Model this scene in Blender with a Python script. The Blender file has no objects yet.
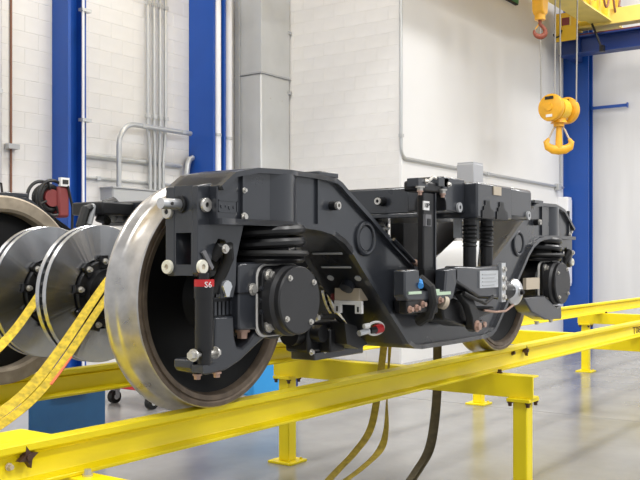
import bpy, bmesh, math, random
from mathutils import Vector, Matrix, Quaternion
random.seed(7)
PI = math.pi
scn = bpy.context.scene
COL = scn.collection

# ---------------------------------------------------------------- camera, world, lights, exposure
cam = bpy.data.cameras.new('camera'); camo = bpy.data.objects.new('camera', cam); COL.objects.link(camo)
YAW = 0.953
camo.location = (-2.861, -2.621, 1.602)
camo.rotation_euler = (PI / 2, 0, -YAW)
cam.sensor_width = 36; cam.lens = 907.1 / 640 * 36; cam.shift_y = 17.1 / 640
cam.clip_end = 200
scn.camera = camo
w = bpy.data.worlds.new('hall_light'); scn.world = w; w.use_nodes = True
bg = w.node_tree.nodes['Background']; bg.inputs[0].default_value = (0.95, 0.97, 1.0, 1); bg.inputs[1].default_value = 0.72

def area(loc, sx, sy, energy, rot=(0, 0, 0), col=(1, 0.985, 0.965)):
    l = bpy.data.lights.new('unseen_hall_lamp', 'AREA'); l.shape = 'RECTANGLE'; l.size = sx; l.size_y = sy
    l.energy = energy; l.color = col
    o = bpy.data.objects.new('unseen_hall_lamp', l); COL.objects.link(o); o.location = loc; o.rotation_euler = rot
    return o
for lx, ly in [(-3, -6), (-3, 1), (-3, 5), (3, -6), (3, 0.6), (4.5, 4.6), (9, -6), (9, 0.3), (13.2, -5), (13.2, 1.0)]:
    area((lx, ly, 8.4), 2.4, 0.7, 380 if ly < -4 else 240)  # unseen lamps; the stronger camera-side row is added fill for front faces
vs = scn.view_settings
scn.display_settings.display_device = 'sRGB'
vs.view_transform = 'Standard'; vs.look = 'None'; vs.gamma = 1; vs.use_curve_mapping = False
vs.exposure = 0.0

# ---------------------------------------------------------------- materials
MATS = {}
def mat(name, col, rough=0.5, metal=0.0, var=0.0, scale=8.0, bump=0.0, rvar=0.0, aniso=0.0, coat=0.0, spec=0.5, emit=0, stretch=(1, 1, 1), col2=None, arot=0.0):
    m = bpy.data.materials.new(name); m.use_nodes = True
    nt = m.node_tree; b = nt.nodes['Principled BSDF']
    b.inputs['Base Color'].default_value = (*col, 1); b.inputs['Roughness'].default_value = rough
    b.inputs['Metallic'].default_value = metal; b.inputs['Specular IOR Level'].default_value = spec
    b.inputs['Coat Weight'].default_value = coat; b.inputs['Coat Roughness'].default_value = 0.12
    if var or bump or rvar:
        tc = nt.nodes.new('ShaderNodeTexCoord'); mp = nt.nodes.new('ShaderNodeMapping'); mp.inputs['Scale'].default_value = stretch
        nz = nt.nodes.new('ShaderNodeTexNoise'); nz.inputs['Scale'].default_value = scale; nz.inputs['Detail'].default_value = 6
        nt.links.new(tc.outputs['Object'], mp.inputs[0]); nt.links.new(mp.outputs[0], nz.inputs['Vector'])
        if var:
            rp = nt.nodes.new('ShaderNodeValToRGB')
            rp.color_ramp.elements[0].position = 0.3; rp.color_ramp.elements[1].position = 0.7
            lo = [c * (1 - var) for c in col] if col2 is None else col2
            rp.color_ramp.elements[0].color = (*lo, 1)
            rp.color_ramp.elements[1].color = (*[min(1, c * (1 + var * 0.6)) for c in col], 1)
            nt.links.new(nz.outputs['Fac'], rp.inputs[0]); nt.links.new(rp.outputs[0], b.inputs['Base Color'])
        if rvar:
            mr = nt.nodes.new('ShaderNodeMapRange'); mr.inputs['To Min'].default_value = max(0.02, rough - rvar); mr.inputs['To Max'].default_value = rough + rvar
            nt.links.new(nz.outputs['Fac'], mr.inputs['Value']); nt.links.new(mr.outputs[0], b.inputs['Roughness'])
        if bump:
            bp = nt.nodes.new('ShaderNodeBump'); bp.inputs['Strength'].default_value = bump; bp.inputs['Distance'].default_value = 0.01
            nt.links.new(nz.outputs['Fac'], bp.inputs['Height']); nt.links.new(bp.outputs[0], b.inputs['Normal'])
    if aniso:
        tg = nt.nodes.new('ShaderNodeTangent'); tg.direction_type = 'RADIAL'; tg.axis = 'Y'
        b.inputs['Anisotropic'].default_value = aniso; b.inputs['Anisotropic Rotation'].default_value = arot; nt.links.new(tg.outputs[0], b.inputs['Tangent'])
    if emit:
        b.inputs['Emission Color'].default_value = (*col, 1); b.inputs['Emission Strength'].default_value = emit
    MATS[name] = m
    return m
BOGIE = mat('charcoal_paint', (0.026, 0.029, 0.036), 0.30, var=0.12, scale=5, rvar=0.08, coat=0.55)
BLACK = mat('black_paint', (0.007, 0.007, 0.008), 0.36, rvar=0.08, scale=9)
COVER = mat('axle_cover_paint', (0.028, 0.028, 0.030), 0.42, var=0.1)
RUBBER = mat('black_rubber', (0.008, 0.008, 0.008), 0.55)
WEB = mat('wheel_web_black', (0.006, 0.006, 0.006), 0.5, spec=0.2)
STEEL = mat('worn_tread_steel', (0.56, 0.54, 0.52), 0.30, metal=0.92, var=0.25, scale=14, rvar=0.08, aniso=0.4)
RIM = mat('rusty_rim_steel', (0.19, 0.145, 0.105), 0.5, metal=0.45, var=0.25, scale=20)
TAN = mat('tan_rim_steel', (0.42, 0.35, 0.26), 0.5, metal=0.35, var=0.3, scale=12)
DISC = mat('brake_disc_steel', (0.60, 0.61, 0.63), 0.24, metal=1.0, aniso=0.9, arot=0.25, var=0.02, scale=2)
DISCEDGE = mat('disc_edge_steel', (0.12, 0.12, 0.12), 0.5, metal=0.6)
ZINC = mat('zinc_bolt', (0.62, 0.60, 0.56), 0.35, metal=0.7)
COPPER = mat('primer_bolt', (0.50, 0.33, 0.26), 0.5, metal=0.4)
CREAM = mat('cream_plastic', (0.78, 0.76, 0.64), 0.5)
SEAL = mat('white_sealant', (0.82, 0.80, 0.76), 0.5)
YELLOW = mat('yellow_paint', (0.98, 0.78, 0.005), 0.38, var=0.06, scale=3)
CRANEY = mat('crane_yellow', (0.80, 0.50, 0.02), 0.4, var=0.08, scale=3)
CRANEL = mat('crane_pale_yellow', (0.80, 0.62, 0.16), 0.45, var=0.1, scale=3)
BLUE = mat('column_blue', (0.006, 0.070, 0.36), 0.38, var=0.06, scale=2)
NAVY = mat('navy_paint', (0.006, 0.03, 0.16), 0.45)
CABBLUE = mat('cabinet_blue', (0.018, 0.105, 0.26), 0.4, var=0.08)
SKYBLUE = mat('bin_blue', (0.03, 0.33, 0.78), 0.45)
RED = mat('red_paint', (0.55, 0.015, 0.02), 0.4)
DRED = mat('dark_red', (0.20, 0.03, 0.03), 0.5)
WHITE = mat('white_paint', (0.80, 0.795, 0.785), 0.6)
WHITEP = mat('white_pipe', (0.86, 0.86, 0.89), 0.35)
BLOCK = mat('painted_block', (0.76, 0.745, 0.725), 0.6, var=0.05, scale=3, bump=0.12)
MORTAR = mat('painted_mortar', (0.72, 0.705, 0.685), 0.7)
SMOOTH = mat('smooth_white_wall', (0.77, 0.765, 0.76), 0.5, var=0.035, scale=0.7)
GREYWALL = mat('pale_grey_wall', (0.72, 0.72, 0.73), 0.5, var=0.05, scale=1.2, stretch=(1, 4, 0.3))
DUCT = mat('galvanised_duct', (0.62, 0.63, 0.63), 0.42, metal=0.25, var=0.07, scale=2)
COND = mat('galvanised_conduit', (0.56, 0.57, 0.57), 0.35, metal=0.6)
GREY = mat('grey_enclosure', (0.44, 0.45, 0.46), 0.45)
ARMGREY = mat('dull_grey_strip', (0.16, 0.16, 0.17), 0.5)
PALEGREY = mat('pale_grey_block', (0.52, 0.52, 0.53), 0.5)
GLARE = mat('glare_white', (0.85, 0.87, 0.90), 0.35, var=0.04, scale=6)
DARK = mat('dark_gap', (0.03, 0.03, 0.03), 0.8)
BROWN = mat('brown_conduit', (0.22, 0.10, 0.06), 0.5)
HOOKO = mat('hook_orange', (0.80, 0.40, 0.02), 0.4, var=0.1)
RUST = mat('rust_hook', (0.26, 0.06, 0.03), 0.55, var=0.3, scale=20)
ROPE = mat('steel_rope', (0.34, 0.33, 0.31), 0.45, metal=0.5)
STRAP = mat('yellow_webbing', (0.70, 0.50, 0.015), 0.65, var=0.4, scale=45, bump=0.3)
DSTRAP = mat('dirty_webbing', (0.10, 0.08, 0.04), 0.7, var=0.3, scale=30)
OSTRAP = mat('olive_webbing', (0.40, 0.29, 0.02), 0.7, var=0.3, scale=30)
PINK = mat('orange_webbing', (0.75, 0.16, 0.05), 0.6)
STAR = mat('rusty_star', (0.075, 0.035, 0.022), 0.6)
BEIGE = mat('beige_plate', (0.55, 0.47, 0.36), 0.5)
SILVER = mat('silver_plate', (0.66, 0.68, 0.70), 0.32, metal=0.6)
ALU = mat('bright_aluminium', (0.70, 0.71, 0.73), 0.28, metal=0.85)
GREEN = mat('sign_green', (0.01, 0.22, 0.05), 0.4)
PALEG = mat('pale_green_seal', (0.55, 0.70, 0.52), 0.5)
PLUG = mat('blue_plug', (0.05, 0.30, 0.75), 0.35)
CEIL = mat('ceiling_grey', (0.75, 0.75, 0.75), 0.7)
def floor_mat():
    m = bpy.data.materials.new('polished_concrete'); m.use_nodes = True; nt = m.node_tree; b = nt.nodes['Principled BSDF']
    tc = nt.nodes.new('ShaderNodeTexCoord'); n1 = nt.nodes.new('ShaderNodeTexNoise'); n1.inputs['Scale'].default_value = 0.9; n1.inputs['Detail'].default_value = 9
    n1.inputs['Roughness'].default_value = 0.62
    gm = nt.nodes.new('ShaderNodeNewGeometry')
    nt.links.new(gm.outputs['Position'], n1.inputs['Vector'])
    rp = nt.nodes.new('ShaderNodeValToRGB'); e = rp.color_ramp.elements
    e[0].position = 0.28; e[0].color = (0.185, 0.183, 0.181, 1); e[1].position = 0.72; e[1].color = (0.285, 0.281, 0.276, 1)
    nt.links.new(n1.outputs['Fac'], rp.inputs[0]); nt.links.new(rp.outputs[0], b.inputs['Base Color'])
    mr = nt.nodes.new('ShaderNodeMapRange'); mr.inputs['To Min'].default_value = 0.12; mr.inputs['To Max'].default_value = 0.30
    nt.links.new(n1.outputs['Fac'], mr.inputs['Value']); nt.links.new(mr.outputs[0], b.inputs['Roughness'])
    return m
FLOOR = floor_mat()
def radial_grain(m):
    nt = m.node_tree; b = nt.nodes['Principled BSDF']; N = nt.nodes.new; L = nt.links.new
    tc = N('ShaderNodeTexCoord'); sx = N('ShaderNodeSeparateXYZ'); L(tc.outputs['Object'], sx.inputs[0])
    at = N('ShaderNodeMath'); at.operation = 'ARCTAN2'; L(sx.outputs[2], at.inputs[0]); L(sx.outputs[0], at.inputs[1])
    nz = N('ShaderNodeTexNoise'); nz.noise_dimensions = '1D'; nz.inputs['Scale'].default_value = 3.0; nz.inputs['Detail'].default_value = 3; nz.inputs['Roughness'].default_value = 0.65
    L(at.outputs[0], nz.inputs['W'])
    bp = N('ShaderNodeBump'); bp.inputs['Strength'].default_value = 0.22; bp.inputs['Distance'].default_value = 0.005
    L(nz.outputs['Fac'], bp.inputs['Height']); L(bp.outputs[0], b.inputs['Normal'])
radial_grain(DISC)

# ---------------------------------------------------------------- mesh helpers
XF = {'sx': False, 'sy': False}
def xf(v):
    v = Vector(v)
    if XF['sx']: v.x = 2.86 - v.x
    if XF['sy']: v.y = 1.5 - v.y
    return v
WPOS = {}
def wloc(o): return WPOS.get(o.name, Vector((0, 0, 0)))
def perp(d):
    d = Vector(d).normalized()
    u = d.cross(Vector((0, 0, 1)))
    if u.length < 1e-3: u = Vector((1, 0, 0))
    u.normalize(); return u, d.cross(u).normalized()
class MB:
    def __init__(s): s.bm = bmesh.new()
    def add(s, verts, faces):
        vs_ = [s.bm.verts.new(xf(v)) for v in verts]
        for f in faces:
            try: s.bm.faces.new([vs_[i] for i in f])
            except ValueError: pass
        return s
    def box(s, x0, x1, y0, y1, z0, z1):
        return s.add([(x0, y0, z0), (x1, y0, z0), (x1, y1, z0), (x0, y1, z0), (x0, y0, z1), (x1, y0, z1), (x1, y1, z1), (x0, y1, z1)],
                     [(3, 2, 1, 0), (4, 5, 6, 7), (0, 1, 5, 4), (1, 2, 6, 5), (2, 3, 7, 6), (3, 0, 4, 7)])
    def prism(s, poly, a0, a1, axis='y'):
        n = len(poly)
        def pt(p, a):
            return {'y': (p[0], a, p[1]), 'x': (a, p[0], p[1]), 'z': (p[0], p[1], a)}[axis]
        v = [pt(p, a0) for p in poly] + [pt(p, a1) for p in poly]
        f = [tuple(range(n)), tuple(range(2 * n - 1, n - 1, -1))] + [(i, (i + 1) % n, n + (i + 1) % n, n + i) for i in range(n)]
        return s.add(v, f)
    def plate(s, path, t, y0, y1):      # bent plate: path in XZ, thickness t towards its left
        n = len(path); off = []
        for i in range(n):
            a = Vector(path[max(0, i - 1)]); b = Vector(path[min(n - 1, i + 1)]); d = (b - a).normalized()
            off.append((path[i][0] - d.y * t, path[i][1] + d.x * t))
        for i in range(n - 1):
            q = [path[i], path[i + 1], off[i + 1], off[i]]
            s.prism(q, y0, y1)
        bmesh.ops.remove_doubles(s.bm, verts=s.bm.verts, dist=1e-5)
        return s
    def cyl(s, p0, p1, r0, r1=None, n=16, caps=True):
        if r1 is None: r1 = r0
        p0, p1 = Vector(p0), Vector(p1); u, v = perp(p1 - p0)
        vv = []
        for p, r in ((p0, r0), (p1, r1)):
            for i in range(n):
                a = 2 * PI * i / n; vv.append(p + u * (r * math.cos(a)) + v * (r * math.sin(a)))
        f = [(i, (i + 1) % n, n + (i + 1) % n, n + i) for i in range(n)]
        if caps: f += [tuple(range(n - 1, -1, -1)), tuple(range(n, 2 * n))]
        return s.add(vv, f)
    def lathe(s, prof, c, axis=(0, 1, 0), n=48, closed=False):   # prof: (r, h)
        c = Vector(c); ax = Vector(axis).normalized(); u, v = perp(ax); vv = []
        for r, h in prof:
            for i in range(n):
                a = 2 * PI * i / n; vv.append(c + ax * h + u * (r * math.cos(a)) + v * (r * math.sin(a)))
        m = len(prof); f = []
        for j in range(m - 1 + (1 if closed else 0)):
            k = (j + 1) % m
            f += [(j * n + i, j * n + (i + 1) % n, k * n + (i + 1) % n, k * n + i) for i in range(n)]
        s.add(vv, f); bmesh.ops.remove_doubles(s.bm, verts=s.bm.verts, dist=1e-6)
        return s
    def tube(s, path, r, n=8, closed=False):
        P = [Vector(p) for p in path]; vv = []; m = len(P); up = None
        for i, p in enumerate(P):
            a = P[i - 1] if (i or closed) else P[0]; b = P[(i + 1) % m] if (i < m - 1 or closed) else P[-1]
            d = (b - a).normalized()
            if up is None: u, _ = perp(d)
            else:
                u = up - d * up.dot(d)
                if u.length < 1e-4: u, _ = perp(d)
                u.normalize()
            up = u; v = d.cross(u)
            for k in range(n):
                t = 2 * PI * k / n; vv.append(p + u * (r * math.cos(t)) + v * (r * math.sin(t)))
        f = []
        for j in range(m if closed else m - 1):
            k2 = (j + 1) % m
            f += [(j * n + k, j * n + (k + 1) % n, k2 * n + (k + 1) % n, k2 * n + k) for k in range(n)]
        if not closed: f += [tuple(range(n - 1, -1, -1)), tuple(range((m - 1) * n, m * n))]
        return s.add(vv, f)
    def ribbon(s, path, wd, wid, t=0.004):
        P = [Vector(p) for p in path]; m = len(P); vv = []
        for i, p in enumerate(P):
            d = (P[min(m - 1, i + 1)] - P[max(0, i - 1)]).normalized()
            wv = Vector(wd[i] if isinstance(wd, list) else wd); wv = (wv - d * wv.dot(d)).normalized()
            ww = wid[i] if isinstance(wid, list) else wid
            nn = d.cross(wv) * (t / 2)
            a, b = p - wv * ww / 2, p + wv * ww / 2
            vv += [a - nn, b - nn, b + nn, a + nn]
        f = [(0, 1, 2, 3), (4 * m - 1, 4 * m - 2, 4 * m - 3, 4 * m - 4)]
        for i in range(m - 1):
            for k in range(4): f.append((4 * i + k, 4 * i + (k + 1) % 4, 4 * i + 4 + (k + 1) % 4, 4 * i + 4 + k))
        return s.add(vv, f)
    def build(s, name, m, parent=None, label=None, bevel=0.0, smooth=True, kind=None):
        bm = s.bm
        bmesh.ops.recalc_face_normals(bm, faces=bm.faces)
        lo = Vector((min(v.co[i] for v in bm.verts) for i in range(3))); hi = Vector((max(v.co[i] for v in bm.verts) for i in range(3)))
        c = (lo + hi) / 2
        if parent is None: c.z = lo.z
        for v in bm.verts: v.co -= c
        me = bpy.data.meshes.new(name); bm.to_mesh(me); bm.free(); me.materials.append(m)
        if smooth:
            me.polygons.foreach_set('use_smooth', [True] * len(me.polygons)); me.set_sharp_from_angle(angle=math.radians(32))
        o = bpy.data.objects.new(name, me); COL.objects.link(o)
        if parent is not None: o.parent = parent
        o.location = c - (wloc(parent) if parent is not None else Vector((0, 0, 0)))
        WPOS[o.name] = c
        if bevel:
            b = o.modifiers.new('bevel', 'BEVEL'); b.width = bevel; b.segments = 2; b.limit_method = 'ANGLE'; b.angle_limit = math.radians(40)
        if label: o['label'] = label
        if kind: o['kind'] = kind
        return o
def thing(name, loc, label, cat, group=None):
    o = bpy.data.objects.new(name, None); COL.objects.link(o); o.location = loc; o.empty_display_size = 0.1
    WPOS[o.name] = Vector(loc); o['label'] = label; o['category'] = cat
    if group: o['group'] = group
    return o
def tag(o, label, cat, group=None):
    o['label'] = label; o['category'] = cat
    if group: o['group'] = group
    return o
SHARED = {}
def inst(key, maker, name, m, parent, loc, axis=(0, 0, 1), label=None):
    k = (key, m.name)
    if k not in SHARED:
        sv = dict(XF); XF['sx'] = XF['sy'] = False
        mb = MB(); maker(mb); XF.update(sv)
        bmesh.ops.recalc_face_normals(mb.bm, faces=mb.bm.faces)
        me = bpy.data.meshes.new(key); mb.bm.to_mesh(me); mb.bm.free(); me.materials.append(m)
        me.polygons.foreach_set('use_smooth', [True] * len(me.polygons)); me.set_sharp_from_angle(angle=math.radians(32))
        SHARED[k] = me
    o = bpy.data.objects.new(name, SHARED[k]); COL.objects.link(o); o.parent = parent
    l = xf(loc); ax = xf(Vector(axis)) - xf(Vector((0, 0, 0)))
    o.location = l - wloc(parent); o.rotation_mode = 'QUATERNION'; o.rotation_quaternion = Vector((0, 0, 1)).rotation_difference(ax)
    WPOS[o.name] = l
    if label: o['label'] = label
    return o
def bolt(parent, loc, axis, r=0.014, h=0.014, m=None, name='bolt', n=6):
    m = m or ZINC
    def mk(mb):
        mb.cyl((0, 0, 0), (0, 0, h * 0.3), r * 1.35, n=12); mb.cyl((0, 0, h * 0.3), (0, 0, h), r, r * 0.92, n=n)
    return inst('bolt_%d_%d_%d' % (r * 1e4, h * 1e4, n), mk, name, m, parent, loc, axis)
def text(s, size, m, parent, loc, rot, name='lettering', depth=0.002, label=None):
    cu = bpy.data.curves.new('txt', 'FONT'); cu.body = s; cu.size = size; cu.extrude = depth; cu.align_x = 'CENTER'; cu.align_y = 'CENTER'; cu.resolution_u = 2
    tmp = bpy.data.objects.new('txt', cu); COL.objects.link(tmp)
    me = bpy.data.meshes.new_from_object(tmp.evaluated_get(bpy.context.evaluated_depsgraph_get()))
    bpy.data.objects.remove(tmp); bpy.data.curves.remove(cu)
    me.materials.clear(); me.materials.append(m)
    o = bpy.data.objects.new(name, me); COL.objects.link(o); o.parent = parent; o.location = Vector(loc) - wloc(parent); o.rotation_euler = rot
    if label: o['label'] = label
    return o
def arc(cx, cz, r, a0, a1, n):
    return [(cx + r * math.cos(math.radians(a0 + (a1 - a0) * i / n)), cz + r * math.sin(math.radians(a0 + (a1 - a0) * i / n))) for i in range(n + 1)]

# ================================================================= SETTING
fl = MB().box(-8, 16.3, -8, 7.1, -0.15, -0.006).build('floor', DARK, kind='structure'); fl['kind'] = 'structure'
JX = [-8, -4.9, 0.6, 6.13, 11.6, 16.3]; JY = [-8, -1.9, 3.6, 7.1]
for i in range(5):
    for j in range(3):
        MB().box(JX[i] + 0.006, JX[i + 1] - 0.006, JY[j] + 0.006, JY[j + 1] - 0.006, -0.02, 0).build('slab', FLOOR, fl, smooth=False)

def block_maker(L):
    def mk(mb):       # front face looks to -Y, origin at the middle of the back
        h = 0.2; g = 0.002; c = 0.003; d = 0.003
        x0, x1, z0, z1 = -L / 2 + g, L / 2 - g, -h / 2 + g, h / 2 - g
        mb.add([(x0, 0, z0), (x1, 0, z0), (x1, 0, z1), (x0, 0, z1), (x0 + c, -d, z0 + c), (x1 - c, -d, z0 + c), (x1 - c, -d, z1 - c), (x0 + c, -d, z1 - c)],
               [(4, 5, 6, 7), (0, 1, 5, 4), (1, 2, 6, 5), (2, 3, 7, 6), (3, 0, 4, 7)])
    return mk
def block_wall(wall, u0, u1, place, rotz, seen, z0=0.0, z1=9.0):
    far = MB(); nseen = 0; row = 0; z = z0 + 0.1
    while z < z1:
        u = u0 - (0.2 if row % 2 else 0.0)
        while u < u1 - 0.02:
            a, b = max(u, u0), min(u + 0.4, u1); L = round(b - a, 3); c = (a + b) / 2
            if seen(c, z) and nseen < 296 and L > 0.06:
                nseen += 1
                o = inst('concrete_block_%d' % round(L * 1000), block_maker(L), 'concrete_block', BLOCK, wall, place(c, z))
                o.rotation_mode = 'XYZ'; o.rotation_euler = (0, 0, rotz)
            elif L > 0.06:
                g = 0.01
                p = [place(a + g, z - 0.1 + g), place(b - g, z - 0.1 + g), place(b - g, z + 0.1 - g), place(a + g, z + 0.1 - g)]
                n = Vector((0, -0.003, 0)); n.rotate(Matrix.Rotation(rotz, 3, 'Z'))
                q = [Vector(v) + n for v in p]
                far.add(p + q, [(4, 5, 6, 7), (0, 1, 5, 4), (1, 2, 6, 5), (2, 3, 7, 6), (3, 0, 4, 7)])
            u += 0.4
        z += 0.2; row += 1
    if len(far.bm.verts): far.build('distant_blocks', BLOCK, wall, smooth=False, kind='stuff')
YB, XR, YF, XW = 6.9, 8.95, 4.28, 16.0
wb = MB().box(-8, XR + 0.2, YB, YB + 0.2, 0, 9).build('wall_back', MORTAR, kind='structure')
block_wall(wb, 1.0, XR, lambda u, z: (u, YB, z), 0, lambda c, z: 3.6 < c < 8.3 and 2.0 < z < 5.6)
wr = MB().box(XR, XR + 0.2, YF + 0.2, YB, 0, 9).build('wall_return', MORTAR, kind='structure')
block_wall(wr, -YB, -YF, lambda u, z: (XR, -u, z), -PI / 2, lambda c, z: 1.6 < z < 5.6)
wf = MB().box(XR, XW + 0.2, YF, YF + 0.2, 0, 9).build('wall_front', SMOOTH, kind='structure')
wg = MB().box(XW, XW + 0.2, -8, YF + 0.2, 0, 9).build('wall_right', GREYWALL, kind='structure')
ce = MB().box(-8, 16.3, -8, 7.1, 9, 9.2).build('ceiling', CEIL, kind='structure')
MB().box(XR - 0.004, XR + 0.03, YF - 0.012, YF + 0.03, 0, 9).build('trim_1', WHITE, kind='structure')

# ---- blue columns
def h_column(x0, x1, y0, y1, label):
    t = thing('building_column', ((x0 + x1) / 2, (y0 + y1) / 2, 0), label, 'column', 'blue steel columns')
    MB().box(x0, x0 + 0.045, y0, y1, 0.02, 9).build('left_flange', BLUE, t)
    MB().box(x1 - 0.045, x1, y0, y1, 0.02, 9).build('right_flange', BLUE, t)
    ym = (y0 + y1) / 2
    MB().box(x0 + 0.045, x1 - 0.045, ym - 0.02, ym + 0.02, 0.02, 9).build('web', BLUE, t)
    MB().box(x0 - 0.1, x1 + 0.1, y0 - 0.1, y1 + 0.0, 0.0, 0.02).build('base_plate', BLUE, t)
    for bx in (x0 - 0.06, x1 + 0.06): bolt(t, (bx, y0 - 0.05, 0.02), (0, 0, 1), 0.02, 0.04)
    return t
h_column(4.61, 4.90, 6.58, 6.89, 'blue steel column at left behind the dark hose reel')
h_column(7.12, 7.40, 6.40, 6.89, 'blue steel column beside white pipes and the tall grey duct')
t = h_column(15.70, 15.985, 3.74, 4.275, 'blue steel column in the right corner behind the hoist hook')
MB().box(15.86, 15.9, 3.0, 3.74, 4.68, 4.74).build('side_arm', BLUE, t)
MB().box(15.84, 15.92, 2.98, 3.0, 4.66, 4.76).build('arm_cap', BLUE, t)
# white pipes with straps
for (px, py, pr, lab) in ((7.262, 6.45, 0.058, 'white vertical pipe strapped beside the middle blue column'), (7.66, 6.60, 0.075, 'wider white vertical pipe between middle blue column and duct')):
    t = thing('white_pipe', (px, py, 0), lab, 'pipe', 'white vertical pipes')
    MB().cyl((px, py, 0), (px, py, 9), pr, n=20).build('pipe', WHITEP, t)
    for z in (1.3, 3.42, 5.6):
        MB().cyl((px, py, z - 0.02), (px, py, z + 0.02), pr + 0.008, n=20).build('strap', COND, t)
        MB().box(px - 0.02, px + 0.02, py + pr, min(6.89, py + pr + 0.30 if pr > 0.06 else py + pr + 0.10), z - 0.02, z + 0.02).build('standoff', COND, t)
px, py = 4.80, 6.52
t = thing('white_pipe', (px, py, 0), 'thin white vertical pipe along the left blue column', 'pipe', 'white vertical pipes')
MB().cyl((px, py, 0), (px, py, 9), 0.018, n=12).build('pipe', WHITEP, t)
for z in (2.0, 3.35, 4.75): MB().box(px - 0.03, px + 0.12, py - 0.025, py + 0.055, z - 0.02, z + 0.02).build('clip', COND, t)

# ---- duct
t = thing('air_duct', (8.55, 6.6, 0), 'tall rectangular grey sheet metal duct with a flanged joint', 'duct')
dx0, dx1, dy0 = 8.19, 8.93, 6.36
MB().box(dx0, dx1, dy0, 6.9, 0.0, 4.49).build('lower_section', DUCT, t, bevel=0.02)
MB().box(dx0, dx1, dy0, 6.9, 4.51, 9.0).build('upper_section', DUCT, t, bevel=0.004)
MB().box(dx0 - 0.02, dx1, dy0 - 0.02, 6.9, 4.488, 4.512).build('joint_flange', GREY, t)
MB().box(dx0 - 0.05, dx0 - 0.01, dy0 + 0.42, dy0 + 0.5, 0, 9).build('corner_strip', GREY, t)
for z in (5.28, 4.3):
    MB().box(dx1 - 0.06, dx1 + 0.01, dy0 - 0.03, dy0 + 0.02, z - 0.05, z).build('hanger', GREY, t)
for bx in (8.42, 8.72): bolt(t, (bx, dy0, 4.12), (0, -1, 0), 0.008, 0.008)

# ---- conduits on the back wall
def pipe(name, label, path, r, clips=(), m=None, cat='conduit', wally=None, group=None):
    t = thing(name, path[0], label, cat, group)
    MB().tube(path, r, 10).build('tube', m or COND, t)
    for c in clips:
        MB().box(c[0] - 0.035, c[0] + 0.035, c[1] - r - 0.006, c[1] + r * 0.9, c[2] - 0.025, c[2] + 0.025).build('clamp', COND, t)
    return t
ordn = ['leftmost of the four grey conduits rising above the grey trunking', 'second from left of the four grey vertical conduits', 'third from left of the four grey vertical conduits', 'rightmost of the four grey vertical conduits']
for i, x in enumerate((6.19, 6.31, 6.43, 6.54)):
    j = 0.05 * (i - 1.5)
    pts = [(x - j * 0.6, 6.80, 2.55), (x - j * 0.6, 6.80, 3.0), (x - j * 0.3, 6.80, 3.2), (x, 6.80, 3.5), (x, 6.80, 9)]
    pipe('vertical_conduit', ordn[i], pts, 0.025, [(x, 6.80, 3.6), (x, 6.80, 5.2)], group='vertical conduits above the trunking')
ZB = 3.43
pts = [(5.58, 6.72, 2.545), (5.58, 6.72, 3.1)] + [(5.58 + 0.28 - 0.28 * math.cos(a), 6.72, 3.1 + 0.33 * math.sin(a)) for a in [PI / 2 * k / 8 for k in range(1, 9)]] + [(6.98, 6.72, ZB)]
pipe('bent_conduit', 'grey conduit bending from upright to level above the trunking', pts, 0.036, [(6.80, 6.72, ZB), (6.02, 6.72, ZB)])
pipe('level_conduit', 'upper level grey conduit crossing behind the vertical conduits', [(5.0, 6.865, 2.95), (6.92, 6.865, 2.95)], 0.034, [(6.3, 6.865, 2.95)], group='level conduits on the back wall')
pipe('level_conduit', 'lower level thin conduit just above the grey trunking', [(5.0, 6.875, 2.66), (6.92, 6.875, 2.66)], 0.022, [(5.35, 6.875, 2.66)], group='level conduits on the back wall')
pipe('corner_conduit', 'curved grey conduit end beside the middle blue column', [(6.98, 6.80, 2.1), (6.98, 6.80, 2.85), (7.0, 6.80, 2.98), (7.04, 6.80, 3.06), (7.11, 6.80, 3.09)], 0.042)
t = thing('cable_trunking', (6.0, 6.8, 2.32), 'grey metal trunking box on wall under the four conduits', 'enclosure')
MB().box(5.41, 6.85, 6.66, 6.9, 2.33, 2.53).build('body', GREY, t, bevel=0.006)
MB().box(5.42, 6.84, 6.650, 6.662, 2.345, 2.515).build('cover', GREY, t, bevel=0.003)
MB().box(5.40, 6.86, 6.64, 6.9, 2.53, 2.545).build('lid', GREY, t)
t = pipe('brown_conduit', 'thin brown conduit running up the wall at far left', [(3.99, 6.88, 0), (3.99, 6.88, 9)], 0.014, m=BROWN)
MB().box(3.90, 4.06, 6.80, 6.893, 2.92, 2.98).build('bracket', GREY, t)
pipe('grey_conduit', 'grey conduit on wall at the left edge of view', [(3.80, 6.86, 0), (3.80, 6.86, 9)], 0.034, [(3.80, 6.86, 3.6)])
# conduit on the smooth wall
pts = [(8.90, 4.25, 9), (8.90, 4.25, 3.25)] + [(8.90 + 0.16 - 0.16 * math.cos(a), 4.25, 3.25 - 0.16 * math.sin(a)) for a in [PI / 2 * k / 6 for k in range(1, 7)]] + [(15.62, 4.25, 3.06)]
t = pipe('wall_conduit', 'grey conduit dropping down the wall corner then running right', pts, 0.026, [(8.90, 4.25, 3.42), (11.9, 4.25, 3.075)])
MB().box(15.2, 15.35, 4.19, 4.28, 2.98, 3.12).build('junction_box', GREY, t, bevel=0.01)
MB().tube([(15.50, 4.25, 3.05), (15.50, 4.25, 6.0)], 0.02, 8).build('riser', COND, t)
t = thing('wall_panel', (15.58, 4.2, 1.0), 'white electrical panel on wall left of the corner column', 'enclosure')
MB().box(15.40, 15.66, 4.08, 4.28, 1.0, 2.85).build('box', WHITEP, t, bevel=0.01)
MB().box(15.42, 15.64, 4.065, 4.08, 1.05, 2.8).build('door', WHITEP, t, bevel=0.004)
bolt(t, (15.45, 4.065, 1.95), (0, -1, 0), 0.02, 0.03, name='latch')
t = thing('green_sign', (12.9, 4.2, 6.4), 'small green sign high on the smooth wall', 'sign')
MB().box(12.62, 13.18, 4.20, 4.28, 6.36, 6.75).build('panel', GREEN, t, bevel=0.006)
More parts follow.
